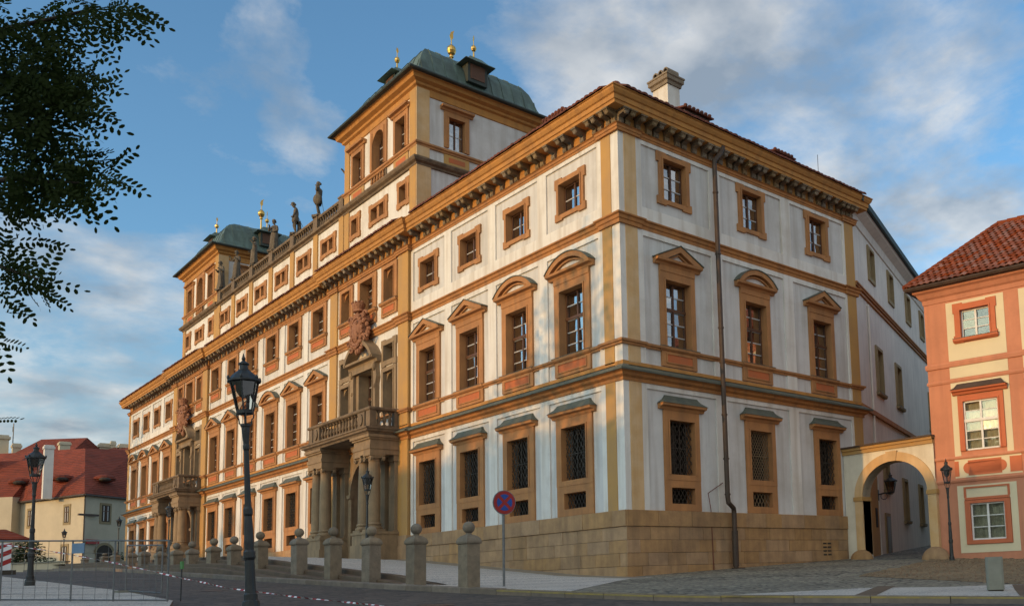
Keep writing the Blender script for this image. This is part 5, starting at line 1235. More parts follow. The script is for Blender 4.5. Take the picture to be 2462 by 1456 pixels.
# ------------------------------------------------------------------ stone bollards
def bollard_parts():
    g = MB(); w = .17
    g.prism_z([(-w, -w), (w, -w), (w, w), (-w, w)], -.6, .985)
    R = [('shaft', g.mesh('shaft', 'granite'))]
    g = MB()
    def sq(levels):
        for i in range(len(levels)-1):
            (a, za), (b, zb) = levels[i], levels[i+1]; A_ = [(-a, -a), (a, -a), (a, a), (-a, a)]; B_ = [(-b, -b), (b, -b), (b, b), (-b, b)]
            for k in range(4): g.face([(*A_[k], za), (*A_[(k+1) % 4], za), (*B_[(k+1) % 4], zb), (*B_[k], zb)])
    sq([(.16, .975), (.175, .985), (.195, 1.0), (.205, 1.035), (.20, 1.07), (.19, 1.09), (.178, 1.12), (.14, 1.165), (.09, 1.19), (.075, 1.20)])
    g.lathe([(.085, 1.195), (.07, 1.215), (.062, 1.24)], n=12); R.append(('shoulder', g.mesh('shoulder', 'granite')))
    g = MB(); g.ball((0, 0, 1.365), .138, 16, 10); R.append(('ball', g.mesh('ball', 'granite', smooth=True)))
    return R
BP = bollard_parts()
bl = [(3.01, -.01, 1.48), (.45, .09, 1.5), (-2.08, .2, 1.49), (-4.57, .32, 1.5), (-7.09, .42, 1.52), (-10.45, .62, 1.42), (-13.06, .68, 1.35), (-15.47, .77, 1.32), (-17.99, .9, 1.21), (-20.13, 1.0, 1.16), (-22.53, 1.08, 1.11), (-25.23, 1.2, 1.13), (-27.36, 1.3, 1.05)]
ordn = ['first and nearest', 'second', 'third', 'fourth', 'fifth', 'sixth', 'seventh', 'eighth', 'ninth', 'tenth', 'eleventh', 'twelfth', 'thirteenth']
for i, (x, z, h) in enumerate(bl):
    t = thing('bollard', '%s stone bollard with ball top counting from the no stopping sign' % ordn[i], 'bollard', (x, -7.0, z+h-1.5-.02), .12, 'ball-topped stone bollards along the terrace'); t.rotation_euler = (random.uniform(-.018, .018), random.uniform(-.018, .018), .12+random.uniform(-.08, .08))
    for n_, me in BP: ob(n_, me, t)
for i, (u, vb, vt) in enumerate(((203, 1368, 1335), (250, 1367, 1328), (276, 1367, 1324))):
    d = 66; p = at(u, vb, d); s_ = (vb-vt)/FPX*d/1.5
    t = thing('bollard', ['small sunlit stone bollard nearest the pale house door', 'middle one of three small bollards beyond the palace end', 'small bollard closest to the left end of the palace'][i], 'bollard', tuple(p), .3, 'distant stone bollards'); t.scale = (s_*1.5, s_*1.5, s_)
    for n_, me in BP: ob(n_, me, t)

# ------------------------------------------------------------------ no stopping sign
sp_ = Vector((2.83, -6.0, zp(2.83, -6.0)-.02)); aim = atan2(CAM.y-sp_.y, CAM.x-sp_.x) + pi/2 + .45
t = thing('no_stopping_sign', 'round blue and red no stopping sign on a grey steel pole', 'road sign', tuple(sp_), aim)
g = MB(); g.tube([(0, 0, 0), (0, 0, 2.18)], .03, 10); g.lathe([(.034, 1.0), (.034, 1.03)], n=10); part('pole', g, 'steel', t)
def disc(r0, r1, y0, y1, n=40):
    g = MB(); g.prism_y([(r1*cos(2*pi*k/n), 1.99+r1*sin(2*pi*k/n)) for k in range(n)], y0, y1); return g
part('plate', disc(0, .288, -.06, -.035), 'steel', t); part('red_face', disc(0, .272, -.066, -.0605), 'redsign', t)
for q in range(4):
    g = MB(); P_ = []; r = .195; a0 = pi/2*q; wd = .04
    c_ = (cos(a0)*wd*1.35, sin(a0)*wd*1.35); P_.append(c_); hw_ = pi/4-math.asin(wd*.95/r)
    for k in range(9): t_ = a0-hw_+2*hw_*k/8; P_.append((r*cos(t_), r*sin(t_)))
    g.prism_y([(x, 1.99+z) for x, z in P_], -.071, -.0665); part('blue_field', g, 'bluesign', t)
# concrete block
bx_, by_ = 12.62, -.82
t = thing('stone_post', 'squat grey concrete block standing on the right-hand pavement', 'stone post', (bx_, by_, zp(bx_, by_)), .55)
g = MB(); w = .165
g.prism_z([(-w, -w+.04), (-w+.04, -w), (w-.04, -w), (w, -w+.04), (w, w), (-w, w)], .03, .68); part('block', g, 'concrete', t)
g = MB(); g.box(-w+.02, w-.02, -w+.02, w-.02, -.1, .032); part('foot', g, 'dark', t)

# ------------------------------------------------------------------ building-site things at the lower left
p0, p1 = at(-60, 1446, 16.4), at(404, 1448, 16.0)
def fence(label, pa, pb, h, gridz, cols, posts_):
    d = (pb-pa); d.z = 0; L0 = d.length; t = thing('site_fence', label, 'fence', (pa.x, pa.y, zr(pa.x, pa.y)+.10), atan2(d.y, d.x), 'wire site fences'); dz = pb.z-pa.z
    f = lambda x, z: (x, 0, z+dz*x/L0)
    for n_, zz in (('top_rail', h), ('bottom_rail', .03)): g = MB(); g.tube([f(0, zz), f(L0, zz)], .014, 6); part(n_, g, 'steel', t)
    for x in posts_: g = MB(); g.tube([f(x*L0, 0), f(x*L0, h)], .015, 6); part('post', g, 'steel', t)
    g = MB()
    for k in range(cols+1): g.tube([f(L0*k/cols, .03), f(L0*k/cols, h)], .0035, 4)
    for zz in gridz: g.tube([f(0, zz), f(L0, zz)], .0035, 4)
    tag(part('wire_mesh', g, 'steel', t), kind='stuff')
    for x in (.04,): g = MB(); g.box(L0*x-.1, L0*x+.1, -.2, .2, -.1, .04); part('foot', g, 'concrete', t)
    return t
zg = zr(p0.x, p0.y)+.1
fence('low wire mesh site fence panel across the lower left corner', p0, p1, 1.08, [.12, .24, .36, .86], 16, (0, .13, .5, .72, .995))
q0, q1 = at(302, 1415, 19.5), at(388, 1420, 18.5)
fence('narrow second wire fence panel behind the first one', q0, q1, 1.0, [.3, .6], 6, (0, 1.0))
n_ = at(191, 1317, 16.25); t = thing('notice', 'pale blue notice sheet hung on the site fence', 'notice', tuple(n_), atan2(p1.y-p0.y, p1.x-p0.x)); g = MB(); g.box(-.12, .12, -.03, -.024, -.09, .09); part('sheet', g, 'bluepaper', t)
# striped roadworks board at the left edge
b_ = at(6, 1376, 19.0); t = thing('barrier_board', 'red and white striped roadworks board at the left edge', 'barrier board', tuple(b_), atan2(CAM.y-b_.y, CAM.x-b_.x)+pi/2)
g = MB(); g.box(-.13, .13, -.02, .02, .05, .62); part('board', g, 'whitesign', t)
for k in range(3):
    g = MB(); z = .08+k*.19; g.prism_y([(-.13, z), (.13, z-.0+.13), (.13, min(.62, z+.23)), (-.13, z+.10)], -.025, -.0205); part('red_stripe', g, 'redsign', t)
g = MB(); g.box(-.22, .22, -.15, .15, -.04, .05); part('foot', g, 'dark', t)
# thin stake with a small placard, and barrier tape
st = at(434, 1444, 15.6); t = thing('stake', 'thin dark stake with a small green placard by the fence', 'stake', tuple(st)); g = MB(); g.tube([(0, 0, 0), (.02, 0, .66)], .011, 6); part('rod', g, 'iron', t); g = MB(); g.box(-.05, .09, -.012, .012, .55, .68); part('placard', g, 'green', t)
tp = [(-20, 1303, 19), (0, 1307, 18.8), (98, 1320, 18.2), (163, 1331, 17.7), (261, 1349, 17), (353, 1369, 16.2), (438, 1389, 15.6), (490, 1399, 15.2), (544, 1412, 14.8), (640, 1424, 14.2), (714, 1434, 13.8), (820, 1445, 13.2), (900, 1453, 12.7), (1040, 1466, 12)]
pts = [at(*q) for q in tp]; fine = []
for a, b in zip(pts, pts[1:]):
    for k in range(22): fine.append(a.lerp(b, k/22))
g = MB()
for i in range(len(fine)-1):
    g.cur = (i//2) % 2; a, b = fine[i], fine[i+1]; w0 = .008*abs(cos(i*.1))+.003; w1 = .008*abs(cos((i+1)*.1))+.003; dx = .012*sin(i*.4)
    g.face([a+Vector((0, dx, -w0)), b+Vector((0, dx, -w1)), b+Vector((0, -dx, w1)), a+Vector((0, -dx, w0))])
k_ = at(544, 1414, 14.8)
o = ob('barrier_tape', g.mesh('barrier_tape', ['redsign', 'whitesign'], fixn=False)); tag(o, 'red and white barrier tape sagging across the street', 'tape')
# ------------------------------------------------------------------ statues on the roof balustrade
def skin_mesh(name, V, E, rad, mat, sub=2):
    me = bpy.data.meshes.new('tmp'); me.from_pydata(V, E, []); o = bpy.data.objects.new('tmp', me); col.objects.link(o)
    md = o.modifiers.new('s', 'SKIN'); md.use_smooth_shade = True; sv = me.skin_vertices[0].data
    for i, r in enumerate(rad): sv[i].radius = (r, r) if not isinstance(r, tuple) else r
    sv[0].use_root = True
    sb = o.modifiers.new('u', 'SUBSURF'); sb.levels = sub
    dg = bpy.context.evaluated_depsgraph_get(); dg.update(); res = bpy.data.meshes.new_from_object(o.evaluated_get(dg)); res.name = name
    res.materials.clear(); res.materials.append(M[mat]); bpy.data.objects.remove(o); bpy.data.meshes.remove(me)
    res.polygons.foreach_set('use_smooth', [True]*len(res.polygons)); return res
def statue(label, x, y, z, h, face, hip=.06, lean=0.0, la=((-.30, -.02, 1.12), (-.34, -.22, .92)), ra=((.30, .0, 1.10), (.20, -.25, 1.25)), robe=True, nod=.0, prop=None):
    t = thing('statue', label, 'statue', (x, y, z), face, 'stone figures on the roof balustrade'); s_ = h/1.78; t.scale = (s_, s_, s_)
    V = [(hip, 0, .95), (hip*.6+lean*.3, .02, 1.15), (lean*.7, .03, 1.36), (lean, .0, 1.47), (lean-.0, -.02-nod*.5, 1.56), (lean, -.05-nod, 1.68), (lean, -.05-nod, 1.77),
         (lean*.7-.17, .02, 1.40), la[0], la[1], (la[1][0]+.02, la[1][1]-.10, la[1][2]+.02),
         (lean*.7+.17, .02, 1.40), ra[0], ra[1], (ra[1][0]-.02, ra[1][1]-.08, ra[1][2]+.05),
         (hip-.09, .0, .88), (hip-.10-.02, -.10, .50), (hip-.13, .03, .08), (hip-.14, -.12, .03),
         (hip+.09, .0, .88), (hip+.06, -.01, .48), (hip+.04, .03, .08), (hip+.06, -.13, .03)]
    E_ = [(0, 1), (1, 2), (2, 3), (3, 4), (4, 5), (5, 6), (2, 7), (7, 8), (8, 9), (9, 10), (2, 11), (11, 12), (12, 13), (13, 14), (0, 15), (15, 16), (16, 17), (17, 18), (0, 19), (19, 20), (20, 21), (21, 22)]
    rad = [.14, .125, .155, .075, .06, .10, .075, .075, .058, .045, .04, .075, .058, .045, .04, .105, .075, .05, .045, .105, .075, .05, .045]
    ob('body', skin_mesh('body', V, E_, rad, 'statue'), t)
    g = MB(); g.box(-.26, .26, -.24, .24, -.10, .02); g.lathe([(.25, .02), (.22, .06), (.15, .07)], n=12); part('base', g, 'statue', t)
    if robe:
        g = MB(); n = 22; V2 = []; F2 = []; lv = [(.17, 1.02), (.20, .85), (.21, .55), (.23, .28), (.25, .06)]
        for i, (r, zz) in enumerate(lv):
            for k in range(n):
                a = 2*pi*k/n; rr = r*(1+.16*sin(a*7+i*.6)*(.3+i*.2)) ; V2.append((hip*(1-i*.2)+rr*cos(a)*1.02, rr*sin(a)*.85-.02, zz+.04*sin(a*2+1)))
        for i in range(len(lv)-1):
            for k in range(n): F2.append((i*n+k, i*n+(k+1) % n, (i+1)*n+(k+1) % n, (i+1)*n+k))
        g.raw(V2, F2); part('drapery', g, 'statue', t, smooth=True)
    else:
        g = MB(); n = 16; V2 = []; F2 = []
        for i, (r, zz) in enumerate(((.165, 1.04), (.19, .9), (.20, .72), (.17, .62))):
            for k in range(n): a = 2*pi*k/n; rr = r*(1+.12*sin(a*6+i)); V2.append((hip+rr*cos(a), rr*sin(a)*.85, zz+.06*sin(a+1)))
        for i in range(3):
            for k in range(n): F2.append((i*n+k, i*n+(k+1) % n, (i+1)*n+(k+1) % n, (i+1)*n+k))
        g.raw(V2, F2); part('drapery', g, 'statue', t, smooth=True)
    g = MB(); g.ball((lean, -.02-nod, 1.74), .105, 10, 7, (1.0, 1.05, .95)); g.ball((lean, .07-nod, 1.70), .07, 8, 6); g.ball((lean, -.145-nod, 1.665), .022, 6, 4, (.8, 1.2, 1.2)); part('hair', g, 'statue', t, smooth=True)
    if prop == 'shield':
        g = MB(); g.ball((.30, .10, .78), .24, 14, 8, (.45, 1, 1.2)); part('shield', g, 'statue', t, smooth=True)
    if prop == 'club':
        g = MB(); g.tube([(.30, -.2, .02), (.32, -.18, .5), (.26, -.22, 1.2)], [.07, .05, .03], 8); part('club', g, 'statue', t)
    if prop == 'trunk':
        g = MB(); g.tube([(-.22, .14, .0), (-.20, .16, .4), (-.16, .14, .8)], [.13, .11, .10], 8); part('support', g, 'statue', t)
    if prop in ('shield', 'trunk'):
        g = MB(); g.tube([(.0, .12, 1.0), (.55, .6, -.12)], .012, 5); part('iron_stay', g, 'iron', t)
    return t
sy = AY+.10; sz = 19.56
P_ = posts
statue('hooded stone figure close against the farther tower, first of the roof row', P_[0]+.1, sy-.1, sz, 1.82, .2, robe=True, la=((-.32, -.05, 1.15), (-.10, -.24, 1.20)), nod=.05, prop='club')
statue('second roof statue, draped, in front of the white tower wall', P_[1], sy, sz, 1.8, .4, la=((-.34, .0, 1.18), (-.40, -.15, 1.45)), prop='trunk')
statue('slim third roof statue in front of the dark lucarne of the farther tower', P_[2], sy, sz, 1.75, -.2, ra=((.32, .0, 1.15), (.30, -.2, 1.42)))
statue('fourth roof statue, stout draped figure with raised hand before the copper roof', P_[3], sy, sz, 1.82, .5, la=((-.28, -.1, 1.15), (-.08, -.26, 1.38)), ra=((.28, -.05, 1.12), (.05, -.24, 1.02)), prop='trunk')
statue('bowed nude stone statue standing against the sky, fifth of the row', P_[4], sy, sz, 1.82, -.5, robe=False, lean=-.10, nod=.13, la=((-.26, -.06, 1.12), (-.20, -.12, .84)), ra=((.24, .0, 1.12), (.24, -.12, .86)), prop='trunk')
statue('stone warrior statue with shield at his hip, nearest whole one of the roof row', P_[5], sy, sz, 1.85, -.9, robe=False, lean=.03, la=((-.30, -.08, 1.18), (-.40, -.24, 1.02)), ra=((.32, .04, 1.24), (.26, .02, 1.52)), prop='shield')
statue('roof statue half hidden behind the nearer tower edge', P_[6]+.24, sy+.25, sz, 1.8, .3, la=((-.36, -.05, 1.2), (-.44, -.2, 1.42)), prop='club')

# ------------------------------------------------------------------ trees
def leaf_cloud(mb, blobs, dens, size, rnd, flat=.6):
    for (c, r) in blobs:
        n = int(dens*r[0]*r[1]*r[2])
        for _ in range(n):
            while True:
                p = Vector((rnd.uniform(-1, 1), rnd.uniform(-1, 1), rnd.uniform(-1, 1)))
                if .15 < p.length < 1: break
            p = Vector((c[0]+p.x*r[0], c[1]+p.y*r[1], c[2]+p.z*r[2])); s_ = size*rnd.uniform(.6, 1.3)
            a = Vector((rnd.uniform(-1, 1), rnd.uniform(-1, 1), rnd.uniform(-flat, flat))).normalized(); b = a.cross(Vector((rnd.uniform(-.4, .4), rnd.uniform(-.4, .4), 1))).normalized()*s_*.42; a = a*s_*.5
            mb.face([p-a, p+b*.9, p+a, p-b*.9])
def tree(label, x, y, blobs, hgt, seed, size=.26, dens=90, group='trees of the square'):
    rnd = random.Random(seed); z0 = zr(x, y); t = thing('robinia_tree', label, 'tree', (x, y, z0), 0, group)
    g = MB(); g.tube([(0, 0, -.3), (.03, .02, .3), (.05, -.02, hgt*.25), (-.05, .05, hgt*.45)], [.30, .22, .19, .16], 10); part('trunk', g, 'bark', t)
    for (c, r) in blobs:
        g = MB(); m_ = Vector((c[0]*.4+rnd.uniform(-.2, .2), c[1]*.4, (hgt*.42+c[2])/2)); g.tube([(-.05, .05, hgt*.40), m_, c, (c[0]*1.1, c[1]*1.1, c[2]+r[2]*.5)], [.12, .085, .05, .02], 7); part('limb', g, 'bark', t)
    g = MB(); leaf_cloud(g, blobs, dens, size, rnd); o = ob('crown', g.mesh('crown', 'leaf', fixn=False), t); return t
tree('leafy tree on the square left of view that shades the right wing', -5.2, -25.0, [((2.0, 0, 13.0), (1.6, 2.2, 2.4)), ((.2, .3, 11.0), (2.4, 2.6, 2.6)), ((2.0, -.4, 9.5), (1.8, 2.4, 2.6)), ((-2.0, .3, 9.2), (2.6, 2.6, 2.4)), ((-.5, 0, 6.4), (3.4, 2.6, 2.0))], 11, 3, size=.34, dens=46)
tree('leafy tree on the square left of view beyond the first', -12.2, -26.0, [((1.6, 0, 7.4), (2.6, 2.4, 1.8)), ((-1.6, 0, 6.0), (2.4, 2.0, 1.4)), ((2.8, .2, 8.6), (1.6, 2.0, 1.4))], 8, 4, size=.34, dens=38)
tree('tall tree on the square far left of view', -61.5, -25.0, [((0, 0, 12.0), (2.4, 3, 3.0)), ((-2.0, 0, 8.0), (2.4, 2.6, 3)), ((1.8, 0, 8.0), (2.0, 2.6, 3.2)), ((0, 0, 5.5), (3.4, 2.8, 2.2))], 12, 5, size=.4, dens=26)
# near tree whose leafy branches hang into the upper left of the picture: pinnate leaves on twigs
rnd = random.Random(17)
tb = at(-720, 1440, 8.4); tz = zr(tb.x, tb.y)
nt_t = thing('robinia_tree', 'dark robinia branches with feathery leaves hanging into the upper left corner', 'tree', (tb.x, tb.y, tz), 0, 'trees of the square')
org = Vector((tb.x, tb.y, tz))
def bark(name, pts, rad): g = MB(); g.tube([Vector(p)-org for p in pts], rad, 8); return part(name, g, 'bark', nt_t)
fork = at(-640, 700, 8.4); top_ = at(-560, -300, 8.6)
bark('trunk', [org-Vector((0, 0, .3)), org+Vector((.03, 0, 1.2)), fork, top_], [.26, .21, .17, .07])
limbs = [[fork, at(-400, 420, 8.3), at(-150, 330, 8.1), at(60, 300, 8.0), at(200, 330, 7.9)], [fork, at(-420, 250, 8.6), at(-160, 110, 8.3), at(60, 60, 8.0), at(230, 20, 7.9)],
         [fork, at(-400, 560, 8.0), at(-200, 470, 7.9), at(20, 430, 7.8), at(200, 440, 7.8)], [fork, at(-380, 690, 8.1), at(-180, 640, 8.0), at(0, 640, 7.9), at(90, 670, 7.8)],
         [at(-420, 250, 8.6), at(-200, -60, 8.6), at(60, -90, 8.3), at(260, -40, 8.0)], [fork, at(-350, 850, 8.2), at(-160, 900, 8.1), at(-30, 970, 8.0)]]
for l in limbs: bark('limb', l, [.085, .055, .035, .02, .008][:len(l)])
g = MB()
def pinnate(p, d, up, L0, n):
    side = d.cross(up).normalized(); up = side.cross(d).normalized()
    for i in range(n):
        t = (i+1)/n; q = p + d*L0*t - up*(L0*.25*t*t)
        for sx in (-1, 1):
            if i == n-1 and sx < 0: continue
            ax = (side*sx + d*.35 - up*.25).normalized() if i < n-1 else d
            l = L0*.23*(1-.25*abs(t-.5))*rnd.uniform(.85, 1.1); w = l*.5; nn = ax.cross(up).normalized()
            a0 = q+ax*.004; g.face([a0, a0+ax*l*.35+nn*w*.5, a0+ax*l*.8+nn*w*.42, a0+ax*l, a0+ax*l*.8-nn*w*.42, a0+ax*l*.35-nn*w*.5])
def cluster(u, v, du, dv, d0, n, dd=.5):
    for _ in range(n):
        while True:
            a, b = rnd.uniform(-1, 1), rnd.uniform(-1, 1)
            if a*a+b*b < 1: break
        p = at(u+a*du, v+b*dv, d0+rnd.uniform(-dd, dd))
        out_ = (RX*(a+rnd.uniform(-.5, .9)) - UX*(b*.6+rnd.uniform(-.6, .8)) + FX*rnd.uniform(-.6, .6)); out_.z -= .25; out_.normalize()
        up = (-FX*.75 + Vector((rnd.uniform(-.5, .5), rnd.uniform(-.5, .5), .45+rnd.uniform(-.3, .3)))).normalized()
        pinnate(p-org, out_, up, rnd.uniform(.20, .31), rnd.choice((5, 6, 7, 8)))
CL = [(20, 120, 90, 70, 150), (90, 150, 70, 50, 90), (140, 185, 50, 35, 50), (190, 180, 30, 22, 20), (190, 215, 35, 22, 22), (60, 220, 90, 50, 120), (130, 250, 60, 40, 60), (30, 290, 80, 50, 110), (120, 300, 60, 30, 45), (-10, 200, 60, 90, 100), (185, 265, 25, 18, 10),
      (245, 30, 45, 28, 50), (290, 20, 25, 18, 18), (190, 8, 60, 16, 36), (110, 60, 50, 30, 40), (20, 40, 70, 40, 70), (225, 80, 25, 25, 8), (60, 390, 90, 45, 130), (140, 380, 60, 35, 60), (200, 410, 40, 25, 30), (245, 425, 25, 15, 14), (150, 440, 60, 25, 36), (215, 455, 20, 12, 7), (60, 450, 70, 32, 80), (-5, 440, 50, 50, 80), (0, 500, 20, 15, 12),
      (20, 590, 30, 14, 10), (65, 580, 25, 12, 6), (50, 625, 25, 12, 7), (25, 650, 40, 22, 22), (75, 672, 30, 16, 12), (105, 688, 12, 8, 4), (15, 715, 30, 22, 16), (-10, 640, 25, 60, 30), (0, 755, 15, 12, 6), (-4, 820, 6, 12, 3), (-22, 1015, 8, 8, 2)]
CL += [(-170, 60, 120, 140, 240), (-180, 330, 110, 150, 240), (-230, 640, 110, 110, 130), (-380, 200, 130, 200, 200), (-400, 600, 130, 180, 160), (60, -150, 260, 70, 220), (-300, -220, 250, 150, 200)]
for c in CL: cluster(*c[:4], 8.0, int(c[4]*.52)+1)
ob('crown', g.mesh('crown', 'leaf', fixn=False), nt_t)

# ------------------------------------------------------------------ houses at the far left, beyond the palace
def flat(p, z): return Vector((p.x, p.y, z))
gzb = at(200, 1362, 80).z
cA, cL, cR = at(198, 1350, 80), at(-60, 1350, 87.5), at(330, 1350, 86.5)
ez_ = at(198, 1183, 80).z
t = thing('pale_house', 'low cream house with steep dark red roof at the left end of the street', 'house', (cA.x, cA.y, gzb))
def hp_(name, g, mat, parent=None): return part(name, g, mat, parent or t, loc=None)
off_ = Vector((cA.x, cA.y, gzb))
def loc(p): return Vector(p)-off_
dl = (cL-cA); dl.z = 0; ll = dl.length; dl.normalize(); dr = (cR-cA); dr.z = 0; lr = dr.length; dr.normalize()
H = ez_-gzb
g = MB(); z0 = -2.0
g.face([(0, 0, z0), dl*ll+Vector((0, 0, z0)), dl*ll+Vector((0, 0, H)), (0, 0, H)]); g.face([(0, 0, z0), dr*lr+Vector((0, 0, z0)), dr*lr+Vector((0, 0, H)), (0, 0, H)]); hp_('wall', g, 'bgwall')
rd = at(205, 1077, 88)-off_; rl = at(-80, 1095, 95)-off_; rr_ = at(330, 1082, 93)-off_
g = MB(); ov = (-dl-dr).normalized()*.5
E0, EL, ER = Vector((ov.x, ov.y, H-.05)), dl*ll+ov+Vector((0, 0, H-.05)), dr*lr+ov+Vector((0, 0, H-.05))
g.face([E0, EL, rl, rd]); g.face([E0, ER, rr_, rd]); g.face([EL+Vector((0, 0, -.12)), E0+Vector((0, 0, -.12)), E0, EL]); g.face([ER+Vector((0, 0, -.12)), E0+Vector((0, 0, -.12)), E0, ER]); rfb = hp_('roof', g, 'bgtile')
g = MB(); g.tube([E0+Vector((0, 0, -.1)), EL+Vector((0, 0, -.1))], .09, 6); g.tube([E0+Vector((0, 0, -.1)), ER+Vector((0, 0, -.1))], .09, 6); hp_('gutter', g, 'browncap')
def bwin(base, d, u, z, w, h):
    n = Vector((d.y, -d.x, 0)); n = n if n.dot(CAM-cA) > 0 else -n
    def bx_(e, a0, a1, z0_, z1_, o0, o1, mat, name, par):
        g = MB(); c = [d*a0+n*o0, d*a1+n*o0, d*a1+n*o1, d*a0+n*o1]; g.raw([(p.x, p.y, z0_) for p in c]+[(p.x, p.y, z1_) for p in c], [(3, 2, 1, 0), (4, 5, 6, 7), (0, 1, 5, 4), (1, 2, 6, 5), (2, 3, 7, 6), (3, 0, 4, 7)]); return part(name, g, mat, par)
    f = bx_(0, u-w/2-.2, u+w/2+.2, z-.2, z+h+.2, -.02, .05, 'bgframe', 'window', t)
    bx_(0, u-w/2, u+w/2, z, z+h, .04, .06, 'dark', 'glass', f)
    for k in (-1, 1): bx_(0, u+k*w*.25-w*.07, u+k*w*.25+w*.03, z+.08, z+h-.08, .055, .07, 'curtain', 'curtain', f)
    bx_(0, u-.03, u+.03, z, z+h, .06, .09, 'wood', 'mullion', f); bx_(0, u-w/2, u+w/2, z+h*.62, z+h*.62+.06, .06, .085, 'wood', 'mullion', f)
def upx(px, d, side):
    """distance along a wall (from the corner) that is seen at photo column px"""
    for k in range(400):
        s_ = k*.05; q = off_+d*s_; dd = q-CAM; uu = CXP+FPX*dd.dot(RX)/dd.dot(FX)
        if (side < 0 and uu < px) or (side > 0 and uu > px): return s_
    return 5
for px in (156, 68, 6): bwin(0, dl, upx(px, dl, -1), H-2.45, .62*1.1, 1.45)
bwin(0, dr, upx(248, dr, 1), H-2.4, .95, 1.5)
bwin(0, dl, upx(154, dl, -1), .35, .8, 1.6)
ud = upx(248, dr, 1); n_r = Vector((dr.y, -dr.x, 0)); n_r = n_r if n_r.dot(CAM-cA) > 0 else -n_r
g = MB(); A_ = [(-.95, -.5)]+[(-.95*cos(pi*i/10), 1.25+.75*sin(pi*i/10)) for i in range(11)]+[(.95, -.5)]
g.raw([tuple(dr*(ud+a)+n_r*.06+Vector((0, 0, b))) for a, b in A_], [tuple(range(len(A_)))]); hp_('arched_doorway', g, 'dark')
g = MB()
for i in range(10):
    a, b = A_[1+i], A_[2+i]; f = lambda q: (q[0]*1.25, 1.25+(q[1]-1.25)*1.3)
    g.face([tuple(dr*(ud+x)+n_r*.09+Vector((0, 0, z))) for x, z in (a, b, f(b), f(a))])
hp_('door_arch', g, 'bgframe')
g = MB(); q = dr*upx(216, dr, 1); g.raw([tuple(q+n_r*o_+dr*a+Vector((0, 0, z))) for o_ in (.1, .2) for a, z in ((-.7, 2.05), (.7, 2.05), (.7, 2.45), (-.7, 2.45))], [(0, 1, 2, 3), (7, 6, 5, 4), (0, 4, 5, 1), (1, 5, 6, 2), (2, 6, 7, 3), (3, 7, 4, 0)]); hp_('shop_sign', g, 'redsign')
g = MB(); g.tube([(0, 0, -.2), (0, 0, H)], .05, 6); q0_ = dr*1.1+n_r*.2; g.tube([q0_*-.5+Vector((0, 0, H-1.9)), q0_*1.2+Vector((0, 0, H-1.9))], .12, 4); hp_('corner_pipe', g, 'browncap')
# roof dormers and chimneys of that house
def bdorm(px, pv, d_, w):
    p = at(px, pv, d_)-off_; g = MB(); g.ball(p, w, 12, 6, (1, 1, .42)); o = ob('eyebrow_dormer', g.mesh('eyebrow_dormer', 'bgtile'), rfb); g = MB(); q = p+(CAM-cA).normalized()*w*.75; g.ball(q-Vector((0, 0, .12)), w*.55, 10, 5, (1, 1, .42)); ob('dormer_glass', g.mesh('dormer_glass', 'dark'), rfb)
bdorm(150, 1150, 83.5, .95); bdorm(252, 1150, 84, .9); bdorm(48, 1158, 86, .95)
def chim(px, vt, vb, d_, w, mat='graywall', par=None, name='chimney'):
    a, b = at(px, vt, d_), at(px, vb, d_); g = MB(); o_ = off_; g.box(a.x-w/2-o_.x, a.x+w/2-o_.x, a.y-w/2-o_.y, a.y+w/2-o_.y, b.z-o_.z-1.5, a.z-o_.z); g.box(a.x-w*.6-o_.x, a.x+w*.6-o_.x, a.y-w*.6-o_.y, a.y+w*.6-o_.y, a.z-o_.z-.35, a.z-o_.z-.12); return ob(name, g.mesh(name, mat), par or rfb)
chim(118, 1070, 1160, 82, .68)
chim(155, 1062, 1095, 96, .9, 'bgwall')
# a second house behind it
def backhouse(label, u0, u1, ve, vt, d_, deep, wallm, chs, h0=0.0):
    a, b = at(u0, ve, d_), at(u1, ve, d_); tt = thing('background_house', label, 'house', (a.x, a.y, gzb), 0, 'houses behind the pale house')
    o_ = Vector((a.x, a.y, gzb)); ax = (b-a); ax.z = 0; L0 = ax.length; ax.normalize(); n = Vector((-ax.y, ax.x, 0)); n = n if n.dot(FX) > 0 else -n
    ze = a.z-gzb; zt_ = at(u0, vt, d_+deep/2).z-gzb; g = MB()
    c = [Vector((0, 0, 0)), ax*L0, ax*L0+n*deep, n*deep]
    for i in range(4): p, q = c[i], c[(i+1) % 4]; g.face([p+Vector((0, 0, -1)), q+Vector((0, 0, -1)), q+Vector((0, 0, ze)), p+Vector((0, 0, ze))])
    part('wall', g, wallm, tt); g = MB(); r0, r1 = n*deep/2+ax*L0*.12+Vector((0, 0, zt_)), n*deep/2+ax*L0*.88+Vector((0, 0, zt_)); e = [p+Vector((0, 0, ze)) for p in c]
    g.face([e[0], e[1], r1, r0]); g.face([e[2], e[3], r0, r1]); g.face([e[1], e[2], r1]); g.face([e[3], e[0], r0]); rr = part('roof', g, 'bgtile', tt)
    for (px, v_t, w) in chs:
        p = at(px, v_t, d_+deep*.4)-o_; g = MB(); g.box(p.x-w/2, p.x+w/2, p.y-w/2, p.y+w/2, ze, p.z); g.box(p.x-w*.62, p.x+w*.62, p.y-w*.62, p.y+w*.62, p.z-.5, p.z-.2); ob('chimney', g.mesh('chimney', 'bgwall'), rr)
    return tt
backhouse('red-roofed house rising behind the left part of the pale house', 8, 160, 1102, 1058, 106, 9, 'bgwall', [(4, 1046, 1.3), (40, 1066, .8)])
backhouse('house with chimneys showing just beside the palace corner', 225, 312, 1088, 1073, 110, 8, 'bgwall', [(252, 1066, 1.2), (272, 1060, .5), (300, 1068, 1.3)])
backhouse('sunlit red-roofed house at the far left edge', -150, 30, 1200, 1112, 84, 9, 'bgwall', [(-40, 1080, 1.2)])
